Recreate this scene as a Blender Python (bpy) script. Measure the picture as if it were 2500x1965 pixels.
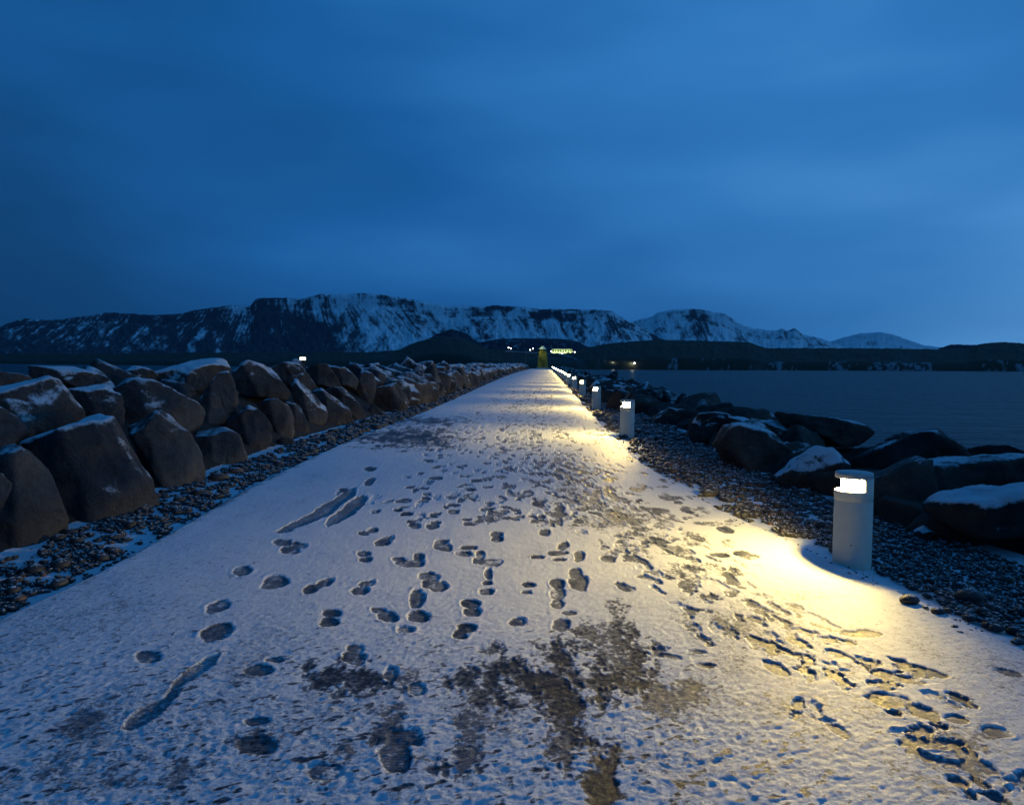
import bpy, bmesh, math, random
import numpy as np
from mathutils import Vector, Matrix
random.seed(7); rng = np.random.default_rng(7)
S = bpy.context.scene
for o in list(bpy.data.objects): bpy.data.objects.remove(o)

# ---------------------------------------------------------------- camera
F_PX = 1805.0; CX, CY = 1250.0, 982.5          # focal length in photo pixels (photo 2500x1965)
CAM = np.array([0.0, 0.0, 1.52])
PITCH = math.atan(96.1 / F_PX); ROLL = 0.006
cf = np.array([0, math.cos(PITCH), -math.sin(PITCH)])
r0 = np.array([1.0, 0, 0]); u0 = np.array([0, math.sin(PITCH), math.cos(PITCH)])
cr = r0 * math.cos(ROLL) + u0 * math.sin(ROLL)
cu = -r0 * math.sin(ROLL) + u0 * math.cos(ROLL)
cam_d = bpy.data.cameras.new('camera'); cam = bpy.data.objects.new('camera', cam_d)
S.collection.objects.link(cam); S.camera = cam
cam_d.sensor_width = 36; cam_d.lens = 36 * F_PX / 2500
cam_d.clip_start = 0.05; cam_d.clip_end = 90000
m3 = Matrix((tuple(cr), tuple(cu), tuple(-cf))).transposed()
cam.matrix_world = Matrix.Translation(Vector(CAM)) @ m3.to_4x4()

def ray(px, py):
    return cf + cr * ((px - CX) / F_PX) + cu * ((CY - py) / F_PX)
def at(px, py, D):
    return CAM + ray(px, py) * D
def project(P):
    d = P - CAM
    z = d @ cf
    return CX + F_PX * (d @ cr) / z, CY - F_PX * (d @ cu) / z, z
def smooth(a, b, x):
    t = np.clip((x - a) / (b - a), 0, 1); return t * t * (3 - 2 * t)
def g(y):                                       # ground height along the causeway
    return -0.15 + 0.15 * smooth(4.5, 15.5, y)
def gp(px, py):                                 # photo pixel -> point on the ground
    r = ray(px, py); z = 0.0
    for _ in range(8):
        t = (z - CAM[2]) / r[2]; P = CAM + r * t; z = float(g(P[1]))
    return P

# ---------------------------------------------------------------- world, exposure
W = bpy.data.worlds.new("World"); S.world = W; W.use_nodes = True
nt = W.node_tree; N = nt.nodes; LK = nt.links; N.clear()
def wn(t, **k):
    n = N.new(t)
    for a, b in k.items(): setattr(n, a, b)
    return n
out = wn('ShaderNodeOutputWorld'); bg = wn('ShaderNodeBackground')
tc = wn('ShaderNodeTexCoord'); sep = wn('ShaderNodeSeparateXYZ'); LK.new(tc.outputs['Generated'], sep.inputs[0])
def wm(op, a, b=None, c=None, clamp=False):
    n = wn('ShaderNodeMath', operation=op, use_clamp=clamp)
    for i, v in enumerate((a, b, c)):
        if v is None: continue
        if isinstance(v, (int, float)): n.inputs[i].default_value = v
        else: LK.new(v, n.inputs[i])
    return n.outputs[0]
mp = wn('ShaderNodeMapping'); LK.new(tc.outputs['Generated'], mp.inputs[0])
mp.inputs['Rotation'].default_value = (0.0, 0.32, 0.0); mp.inputs['Scale'].default_value = (1.0, 1.0, 3.4)
n1 = wn('ShaderNodeTexNoise'); n1.inputs['Scale'].default_value = 1.5; n1.inputs['Detail'].default_value = 3.5; n1.inputs['Roughness'].default_value = 0.42
LK.new(mp.outputs[0], n1.inputs['Vector'])
mp2 = wn('ShaderNodeMapping'); LK.new(tc.outputs['Generated'], mp2.inputs[0]); mp2.inputs['Location'].default_value = (3.1, 1.2, .4)
mp2.inputs['Scale'].default_value = (1.0, 1.0, 4.0)
n2 = wn('ShaderNodeTexNoise'); n2.inputs['Scale'].default_value = 3.0; n2.inputs['Detail'].default_value = 4
LK.new(mp2.outputs[0], n2.inputs['Vector'])
z = sep.outputs[2]; x = sep.outputs[0]; y = sep.outputs[1]
# brighter towards the set sun (right of the view), cloud bank to the left, lighter overhead
az = wm('MULTIPLY_ADD', x, 0.35, 0.385)
el = wm('MULTIPLY', wm('MAXIMUM', z, 0.0), 0.50)
low = wm('POWER', wm('SUBTRACT', 1.0, wm('ABSOLUTE', z)), 9.0)
glow = wm('MULTIPLY', low, wm('MULTIPLY_ADD', wm('POWER', wm('MAXIMUM', x, 0.0), 2.0), 2.1, 0.02))
c1 = wm('MULTIPLY', wm('SUBTRACT', n1.outputs[0], 0.5), 0.95)
c2 = wm('MULTIPLY', wm('SUBTRACT', n2.outputs[0], 0.5), 0.09)
t = wm('ADD', wm('ADD', wm('ADD', az, el), wm('ADD', glow, c1)), c2)
# darkest cloud bank low over the ridge on the left
t = wm('SUBTRACT', t, wm('MULTIPLY', low, wm('MULTIPLY', wm('MAXIMUM', wm('SUBTRACT', 0.32, x), 0.0), 0.24)))
# unseen sky overhead and behind is darkened to dim the light on the ground
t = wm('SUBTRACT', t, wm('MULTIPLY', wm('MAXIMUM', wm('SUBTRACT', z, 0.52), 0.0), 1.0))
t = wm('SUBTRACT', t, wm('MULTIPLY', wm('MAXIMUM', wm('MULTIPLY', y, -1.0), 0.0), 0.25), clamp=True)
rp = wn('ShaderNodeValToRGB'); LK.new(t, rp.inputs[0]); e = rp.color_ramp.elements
e[0].position = 0.0; e[0].color = (0.0010, 0.034, 0.110, 1)
e[1].position = 1.0; e[1].color = (0.085, 0.32, 0.72, 1)
for p, c in ((0.25, (0.0024, 0.058, 0.190, 1)), (0.5, (0.0085, 0.112, 0.365, 1)), (0.75, (0.030, 0.195, 0.53, 1))):
    q = e.new(p); q.color = c
sky = wn('ShaderNodeTexSky', sky_type='NISHITA'); sky.sun_disc = False
sky.sun_elevation = math.radians(-2.0); sky.sun_rotation = math.radians(75)
mx = wn('ShaderNodeMixRGB', blend_type='ADD'); mx.inputs[0].default_value = 0.02
LK.new(rp.outputs[0], mx.inputs[1]); LK.new(sky.outputs[0], mx.inputs[2])
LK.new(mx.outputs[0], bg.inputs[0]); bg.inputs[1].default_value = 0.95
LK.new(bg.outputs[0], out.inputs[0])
S.view_settings.view_transform = 'Standard'; S.view_settings.look = 'None'
S.view_settings.exposure = 0.0; S.view_settings.gamma = 1.0
S.render.engine = 'CYCLES'
S.cycles.sample_clamp_indirect = 4.0
S.cycles.max_bounces = 5
LAMP_W = 155.0                                     # watts of each path light
WARM = (1.0, 0.71, 0.20)

# ---------------------------------------------------------------- helpers
def tag(o, label=None, cat=None, group=None, kind=None):
    if label: o['label'] = label
    if cat: o['category'] = cat
    if group: o['group'] = group
    if kind: o['kind'] = kind
    return o
def empty(name, loc, rz=0):
    o = bpy.data.objects.new(name, None); S.collection.objects.link(o)
    o.empty_display_size = 0.2; o.location = tuple(loc); o.rotation_euler = (0, 0, rz); return o
def mesh_np(name, V, Fc, mat, parent=None, smooth_sh=True, attrs=None):
    me = bpy.data.meshes.new(name)
    V = np.asarray(V, dtype=np.float32); Fc = np.asarray(Fc, dtype=np.int32)
    me.vertices.add(len(V)); me.vertices.foreach_set('co', V.ravel())
    k = Fc.shape[1]
    me.loops.add(Fc.size); me.loops.foreach_set('vertex_index', Fc.ravel())
    me.polygons.add(len(Fc)); me.polygons.foreach_set('loop_start', np.arange(0, Fc.size, k, dtype=np.int32))
    try: me.polygons.foreach_set('loop_total', np.full(len(Fc), k, dtype=np.int32))
    except Exception: pass
    me.update(calc_edges=True)
    if smooth_sh: me.polygons.foreach_set('use_smooth', np.ones(len(Fc), dtype=bool))
    for an, av in (attrs or {}).items():
        a = me.attributes.new(an, 'FLOAT', 'POINT'); a.data.foreach_set('value', np.asarray(av, dtype=np.float32).ravel())
    me.materials.append(mat)
    o = bpy.data.objects.new(name, me); S.collection.objects.link(o); o.parent = parent
    return o
def grid_faces(nr, nc):
    i = np.arange(nr - 1)[:, None] * nc + np.arange(nc - 1)[None, :]
    i = i.ravel(); return np.stack([i, i + 1, i + nc + 1, i + nc], 1)
def bm_obj(name, bm, mat, parent=None, sm=False, bevel=0):
    if bevel: bmesh.ops.bevel(bm, geom=[e_ for e_ in bm.edges], offset=bevel, segments=2, affect='EDGES', profile=.7)
    me = bpy.data.meshes.new(name); bm.to_mesh(me); bm.free(); me.materials.append(mat)
    if sm:
        for p in me.polygons: p.use_smooth = True
    o = bpy.data.objects.new(name, me); S.collection.objects.link(o); o.parent = parent; return o
def box(bm, c, s, rz=0):
    M = Matrix.Translation(c) @ Matrix.Rotation(rz, 4, 'Z') @ Matrix.Diagonal((s[0], s[1], s[2], 1))
    bmesh.ops.create_cube(bm, size=1, matrix=M)
def cyl(bm, c, r1, r2, h, seg=16):
    bmesh.ops.create_cone(bm, cap_ends=True, segments=seg, radius1=r1, radius2=r2, depth=h, matrix=Matrix.Translation((c[0], c[1], c[2] + h / 2)))

# numpy value noise
_perm = rng.permutation(4096); _val = rng.random(4096) * 2 - 1
def _h(i, j, k=0): return _val[_perm[(_perm[(_perm[i & 4095] + j) & 4095] + k) & 4095]]
def vn2(x, y, seed=0):
    xi = np.floor(x).astype(np.int64); yi = np.floor(y).astype(np.int64); fx = x - xi; fy = y - yi
    fx = fx * fx * fx * (fx * (fx * 6 - 15) + 10); fy = fy * fy * fy * (fy * (fy * 6 - 15) + 10)
    a = _h(xi, yi, seed); b = _h(xi + 1, yi, seed); c = _h(xi, yi + 1, seed); d = _h(xi + 1, yi + 1, seed)
    return (a + (b - a) * fx) * (1 - fy) + (c + (d - c) * fx) * fy
def fbm2(x, y, o=4, seed=0, gain=.5):
    s = 0; a = 1; t_ = 0
    for k in range(o):
        s = s + a * vn2(x * 2 ** k + 17.3 * k, y * 2 ** k - 9.1 * k, seed + k); t_ += a; a *= gain
    return s / t_
def vn3(P, seed=0):
    I = np.floor(P).astype(np.int64); f = P - I; f = f * f * (3 - 2 * f); r = 0
    for dx in (0, 1):
        for dy in (0, 1):
            for dz in (0, 1):
                w = (f[:, 0] if dx else 1 - f[:, 0]) * (f[:, 1] if dy else 1 - f[:, 1]) * (f[:, 2] if dz else 1 - f[:, 2])
                r = r + w * _h(I[:, 0] + dx, I[:, 1] + dy, I[:, 2] + dz + seed)
    return r

# ---------------------------------------------------------------- materials
def mat(name):
    m = bpy.data.materials.new(name); m.use_nodes = True
    t_ = m.node_tree; b = t_.nodes['Principled BSDF']
    return m, t_, b
def nd(t_, ty, **k):
    n = t_.nodes.new(ty)
    for a, b in k.items(): setattr(n, a, b)
    return n
def noise(t_, vec, sc, det=4, rough=.5, dist=0):
    n = nd(t_, 'ShaderNodeTexNoise'); n.inputs['Scale'].default_value = sc; n.inputs['Detail'].default_value = det
    n.inputs['Roughness'].default_value = rough; n.inputs['Distortion'].default_value = dist
    t_.links.new(vec, n.inputs['Vector']); return n.outputs[0]
def mth(t_, op, a, b=None, c=None, clamp=False):
    n = nd(t_, 'ShaderNodeMath', operation=op, use_clamp=clamp)
    for i, v in enumerate((a, b, c)):
        if v is None: continue
        if isinstance(v, (int, float)): n.inputs[i].default_value = v
        else: t_.links.new(v, n.inputs[i])
    return n.outputs[0]
def rng_(t_, v, a, b, c=0.0, d=1.0, sm=True):
    n = nd(t_, 'ShaderNodeMapRange'); n.interpolation_type = 'SMOOTHSTEP' if sm else 'LINEAR'
    t_.links.new(v, n.inputs['Value'])
    if a > b: a, b, c, d = b, a, d, c
    for i, q in ((1, a), (2, b), (3, c), (4, d)): n.inputs[i].default_value = q
    return n.outputs[0]
def mixc(t_, f, a, b):
    n = nd(t_, 'ShaderNodeMix', data_type='RGBA')
    if isinstance(f, (int, float)): n.inputs[0].default_value = f
    else: t_.links.new(f, n.inputs[0])
    for i, v in ((6, a), (7, b)):
        if isinstance(v, tuple): n.inputs[i].default_value = v + (1,) if len(v) == 3 else v
        else: t_.links.new(v, n.inputs[i])
    return n.outputs[2]
def bump(t_, b, h, st, dist):
    n = nd(t_, 'ShaderNodeBump'); n.inputs['Strength'].default_value = st; n.inputs['Distance'].default_value = dist
    t_.links.new(h, n.inputs['Height']); t_.links.new(n.outputs[0], b.inputs['Normal'])
def simple(name, col, rough=.7, var=.25, sc=8, metal=0):
    m, t_, b = mat(name); g_ = nd(t_, 'ShaderNodeTexCoord').outputs['Object']
    nz = noise(t_, g_, sc, 5)
    lo = tuple(c * (1 - var) for c in col); hi = tuple(min(1, c * (1 + var)) for c in col)
    t_.links.new(mixc(t_, nz, lo, hi), b.inputs['Base Color']); b.inputs['Roughness'].default_value = rough
    b.inputs['Metallic'].default_value = metal
    return m
def emis(name, col, st):
    m, t_, b = mat(name); b.inputs['Base Color'].default_value = (*col, 1)
    b.inputs['Emission Color'].default_value = (*col, 1); b.inputs['Emission Strength'].default_value = st
    return m

def rock_material(name, dark, light, snow_bias=0.0):
    m, t_, b = mat(name); L = t_.links
    geo = nd(t_, 'ShaderNodeNewGeometry'); pos = geo.outputs['Position']
    sep_ = nd(t_, 'ShaderNodeSeparateXYZ'); L.new(geo.outputs['Normal'], sep_.inputs[0])
    big = noise(t_, pos, 1.3, 5, .6); fine = noise(t_, pos, 9, 8, .65); pit = noise(t_, pos, 34, 3, .6)
    oi = nd(t_, 'ShaderNodeObjectInfo')
    c = mixc(t_, rng_(t_, big, .3, .7), dark, light)
    c = mixc(t_, mth(t_, 'MULTIPLY', rng_(t_, fine, .45, .75), .5), c, tuple(v * .45 for v in dark))
    c = mixc(t_, mth(t_, 'MULTIPLY', rng_(t_, pit, .62, .70), .6), c, (.015, .013, .012))
    mul = nd(t_, 'ShaderNodeMix', data_type='RGBA', blend_type='MULTIPLY'); mul.inputs[0].default_value = 1
    tint = mixc(t_, oi.outputs['Random'], (.60, .62, .68), (1.30, 1.18, 1.08))
    L.new(c, mul.inputs[6]); L.new(tint, mul.inputs[7]); c = mul.outputs[2]
    at_ = nd(t_, 'ShaderNodeAttribute', attribute_type='OBJECT', attribute_name='snowiness')
    sn = noise(t_, pos, 2.6, 6, .62); sf = noise(t_, pos, 22, 5, .7)
    v = mth(t_, 'ADD', sep_.outputs[2], mth(t_, 'MULTIPLY', mth(t_, 'SUBTRACT', sn, .5), 1.5))
    v = mth(t_, 'ADD', v, mth(t_, 'MULTIPLY', mth(t_, 'SUBTRACT', sf, .5), .75))
    v = mth(t_, 'ADD', v, at_.outputs['Fac'])
    s = mth(t_, 'MULTIPLY', rng_(t_, v, .50, .86), .86)
    c = mixc(t_, s, c, (.74, .77, .80))
    L.new(c, b.inputs['Base Color']); b.inputs['Roughness'].default_value = .82
    b.inputs['Specular IOR Level'].default_value = .3
    hgt = mth(t_, 'ADD', mth(t_, 'MULTIPLY', fine, 1.0), mth(t_, 'MULTIPLY', pit, .25))
    mid = noise(t_, pos, 3.4, 7, .6, .6)
    hgt = mth(t_, 'ADD', hgt, mth(t_, 'MULTIPLY', mid, 1.8))
    hgt = mth(t_, 'ADD', hgt, mth(t_, 'MULTIPLY', s, .5))
    bump(t_, b, hgt, .8, .045)
    return m
M_rock = rock_material('boulder_stone', (.035, .036, .037), (.086, .085, .084))
M_rock_dark = rock_material('dark_boulder_stone', (.026, .024, .022), (.062, .054, .045))  # darker, browner variant of the boulder stone

# snow of the path
M_path, T, B = mat('trodden_snow'); L = T.links
pos = nd(T, 'ShaderNodeNewGeometry').outputs['Position']
ab = nd(T, 'ShaderNodeAttribute', attribute_name='bare').outputs['Fac']
f1 = noise(T, pos, 58, 6, .72); f2 = noise(T, pos, 150, 3, .6); f3 = noise(T, pos, 11, 4, .6)
f4 = noise(T, pos, 21, 5, .75)
bb = mth(T, 'ADD', ab, mth(T, 'MULTIPLY', mth(T, 'SUBTRACT', f1, .5), 1.05))
bb = mth(T, 'ADD', bb, mth(T, 'MULTIPLY', mth(T, 'SUBTRACT', f4, .5), .60))
thin = rng_(T, bb, .14, .46); dk = rng_(T, bb, .50, .85)
c = mixc(T, f3, (.66, .68, .71), (.78, .80, .83))
c = mixc(T, thin, c, (.150, .158, .176)); c = mixc(T, dk, c, (.024, .027, .033))
L.new(c, B.inputs['Base Color'])
L.new(rng_(T, bb, .2, .8, .62, .48), B.inputs['Roughness']); B.inputs['Specular IOR Level'].default_value = .16
hh = mth(T, 'ADD', mth(T, 'MULTIPLY', f1, 1.0), mth(T, 'MULTIPLY', f2, .5))
bump(T, B, hh, .5, .010)

M_bed, T, B = mat('snowy_ground'); L = T.links
pos = nd(T, 'ShaderNodeNewGeometry').outputs['Position']
f1 = noise(T, pos, 26, 5, .65); f2 = noise(T, pos, 3.2, 4, .6); f3 = noise(T, pos, 90, 3)
s = rng_(T, mth(T, 'ADD', mth(T, 'MULTIPLY', f1, .8), mth(T, 'MULTIPLY', f2, .55)), .36, .54)
c = mixc(T, s, (.030, .028, .026), (.66, .69, .73)); L.new(c, B.inputs['Base Color']); B.inputs['Roughness'].default_value = .7
bump(T, B, mth(T, 'ADD', f1, mth(T, 'MULTIPLY', f3, .3)), .7, .02)

M_grav, T, B = mat('gravel_stone'); L = T.links
pos = nd(T, 'ShaderNodeNewGeometry'); av = nd(T, 'ShaderNodeAttribute', attribute_name='tone').outputs['Fac']
sepn = nd(T, 'ShaderNodeSeparateXYZ'); L.new(pos.outputs['Normal'], sepn.inputs[0])
f1 = noise(T, pos.outputs['Position'], 60, 4, .6)
c = mixc(T, rng_(T, av, 0, .85, sm=False), (.011, .012, .014), (.040, .038, .037))
c = mixc(T, rng_(T, av, .93, .96), c, (.11, .060, .042))
sv = mth(T, 'ADD', sepn.outputs[2], mth(T, 'MULTIPLY', mth(T, 'SUBTRACT', f1, .5), 1.6))
c = mixc(T, mth(T, 'MULTIPLY', rng_(T, sv, .82, 1.15), .85), c, (.66, .69, .73))
L.new(c, B.inputs['Base Color']); B.inputs['Roughness'].default_value = .6

M_core = simple('rubble_core', (.020, .018, .016), .95, .4, 3)
M_conc = simple('painted_concrete', (.64, .60, .50), .75, .10, 14)
M_capm = simple('grey_metal', (.42, .42, .41), .55, .08, 20)
M_glow = emis('lamp_glass', (1.0, .84, .46), 80)

# sea
M_sea, T, B = mat('sea_water'); L = T.links
pos = nd(T, 'ShaderNodeNewGeometry').outputs['Position']
mpn = nd(T, 'ShaderNodeMapping'); L.new(pos, mpn.inputs[0]); mpn.inputs['Scale'].default_value = (.55, 1.6, 1); mpn.inputs['Rotation'].default_value = (0, 0, .25)
w1 = noise(T, mpn.outputs[0], .16, 5, .6); w2 = noise(T, mpn.outputs[0], .7, 6, .62, .4)
B.inputs['Base Color'].default_value = (.004, .062, .098, 1); B.inputs['Roughness'].default_value = .34
B.inputs['IOR'].default_value = 1.33; B.inputs['Specular IOR Level'].default_value = .17
bump(T, B, mth(T, 'ADD', mth(T, 'MULTIPLY', w1, 1.2), w2), 1.0, 4.5)

# mountains and far land
def land_material(name, rock1, rock2, snowc, bsc):
    m, t_, b = mat(name); l = t_.links
    p = nd(t_, 'ShaderNodeNewGeometry').outputs['Position']; a = nd(t_, 'ShaderNodeAttribute', attribute_name='snow').outputs['Fac']
    nz = noise(t_, p, bsc, 6, .6)
    c_ = mixc(t_, nz, rock1, rock2); c_ = mixc(t_, a, c_, snowc)
    l.new(c_, b.inputs['Base Color']); b.inputs['Roughness'].default_value = .9; b.inputs['Specular IOR Level'].default_value = .1
    return m
M_mtn = land_material('mountain_rock', (.020, .022, .034), (.055, .060, .080), (.78, .80, .82), .01)
M_isle = land_material('winter_grass_land', (.030, .030, .022), (.062, .058, .040), (.42, .46, .52), .05)
M_blue = land_material('distant_heath', (.014, .016, .030), (.026, .028, .042), (.3, .35, .4), .02)

# ---------------------------------------------------------------- causeway geometry
Lpix = [(0, 1507), (239, 1398), (598, 1194), (867, 1069), (1035, 1005.5), (1116, 970), (1192, 936), (1230, 919.5), (1262, 909)]
Rpix = [(2500, 1591), (2369, 1533), (2230, 1465), (2156, 1436), (1990, 1352), (1804, 1271), (1729, 1232), (1666, 1193), (1610, 1160), (1555, 1127), (1529, 1100), (1481, 1053), (1446, 1015), (1423, 989)]
Lp = np.array([gp(*q) for q in Lpix]); Rp = np.array([gp(*q) for q in Rpix])
END = 203.0
LY = np.concatenate([[-12], Lp[:, 1], [END]]); LX = np.concatenate([[Lp[0, 0] - .3], Lp[:, 0], [5.1]])
RY = np.concatenate([[-12, 1.5], Rp[:, 1], [END]]); RX = np.concatenate([[3.7, 3.25], Rp[:, 0], [10.7]])
def smoothed(Y, X):
    yy = np.concatenate([np.arange(-12, 30, .1), np.arange(30, END + 30, 1.0)])
    xx = np.interp(yy, Y, X)
    slope = (X[-1] - X[-2]) / (Y[-1] - Y[-2]); xx = np.where(yy > Y[-1], X[-1] + (yy - Y[-1]) * slope, xx)
    k = 4
    for _ in range(6): xx[1:-1] = (xx[:-2] + 2 * xx[1:-1] + xx[2:]) / 4
    return yy, xx
_ly, _lx = smoothed(LY, LX); _ry, _rx = smoothed(RY, RX)
def Lx(y): return np.interp(y, _ly, _lx)
def Rx(y): return np.interp(y, _ry, _rx)
print('L', [(round(float(Lx(q)), 2), round(float(Rx(q)), 2)) for q in (2, 5, 8, 12, 16, 25, 50, 100, 200)])

# ground sheet under everything on the causeway (rubble core)
ys = np.concatenate([np.arange(-12, 40, .5), np.arange(40, END + 40, 3.0)])
prof = [(-16, -4.5, 0), (-11.5, -3.6, 0), (-6.2, .55, 0), (-4.4, 1.02, 0), (-3.0, .92, 0), (-1.9, .42, 0), (-1.15, -.04, 1), (-.02, -.04, 1), (0, -.04, 1)]
profR = [(0, -.04, 1), (.6, -.04, 1), (1.35, -.05, 1), (1.9, -.10, 0), (2.6, -.22, 0), (4.2, -.9, 0), (9.5, -3.6, 0), (15, -4.5, 0)]
V = []
for yv in ys:
    gz = float(g(yv)); l_ = float(Lx(yv)); r_ = float(Rx(yv))
    for dx, zz, _ in prof: V.append((l_ + dx, yv, gz + zz))
    for dx, zz, _ in profR: V.append((r_ + dx, yv, gz + zz))
tag(mesh_np('ground', V, grid_faces(len(ys), len(prof) + len(profR)), M_core), kind='structure')

# gravel beds: thin snowy sheets beside the path
def bed(side):
    yy = np.concatenate([np.arange(-6, 20, .05), np.arange(20, 60, .3), np.arange(60, END, 2)])
    n = 40
    if side < 0: X = Lx(yy)[:, None] + np.linspace(-1.75, .04, n)[None, :]
    else: X = Rx(yy)[:, None] + np.linspace(-.12, 1.95, n)[None, :]
    Y = np.repeat(yy[:, None], n, 1)
    Z = g(Y) - .030 + .012 * fbm2(X * 3, Y * 3, 4, 5) + .006 * fbm2(X * 16, Y * 16, 2, 9)
    if side > 0:
        e_ = X - Rx(Y); Z += .022 * smooth(.30, -.05, e_)
    else:
        e_ = Lx(Y) - X; Z += .06 * smooth(1.0, 1.7, e_)
    return mesh_np('gravel_bed', np.stack([X, Y, Z], -1).reshape(-1, 3), grid_faces(len(yy), n), M_bed)
for s_ in (-1, 1): tag(bed(s_), kind='structure')

# ---------------------------------------------------------------- snow-covered path with footprints
d = 2173 / 2500.0
soft = [  # (cx, cy, rx, ry, amount) trampled, icy patches, photo seen at 2173 px wide
    (1310, 1400, 80, 95, .95), (1270, 1345, 45, 35, .8), (1080, 1440, 130, 60, .85), (740, 1440, 100, 34, .75), (880, 1440, 60, 40, .35),
    (1190, 1470, 46, 120, 1.1), (1280, 1660, 55, 100, 1.15), (1195, 1590, 60, 70, 1.05), (1420, 1490, 90, 60, .45),
    (860, 930, 120, 24, .85), (900, 895, 90, 12, .7), (560, 1430, 60, 20, .22), (185, 1530, 60, 36, .4), (735, 1590, 40, 40, .45),
    (200, 1300, 170, 50, .22), (60, 1480, 120, 60, .22), (545, 1585, 60, 32, .6), (690, 1640, 60, 32, .6), (840, 1580, 70, 70, .5),
    (1300, 1110, 110, 26, .42), (1230, 1060, 70, 20, .40), (1400, 1160, 130, 26, .42), (1500, 1215, 120, 24, .35), (1560, 1310, 160, 50, .33),
    (1640, 1370, 150, 40, .30), (1800, 1480, 150, 60, .36), (2000, 1610, 130, 70, .45), (1230, 1000, 60, 14, .35), (1700, 1560, 200, 60, .12),
    (960, 1640, 120, 60, .5), (450, 1650, 200, 50, .32), (150, 1650, 200, 50, .30), (1000, 1540, 120, 40, .35),
]
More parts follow.
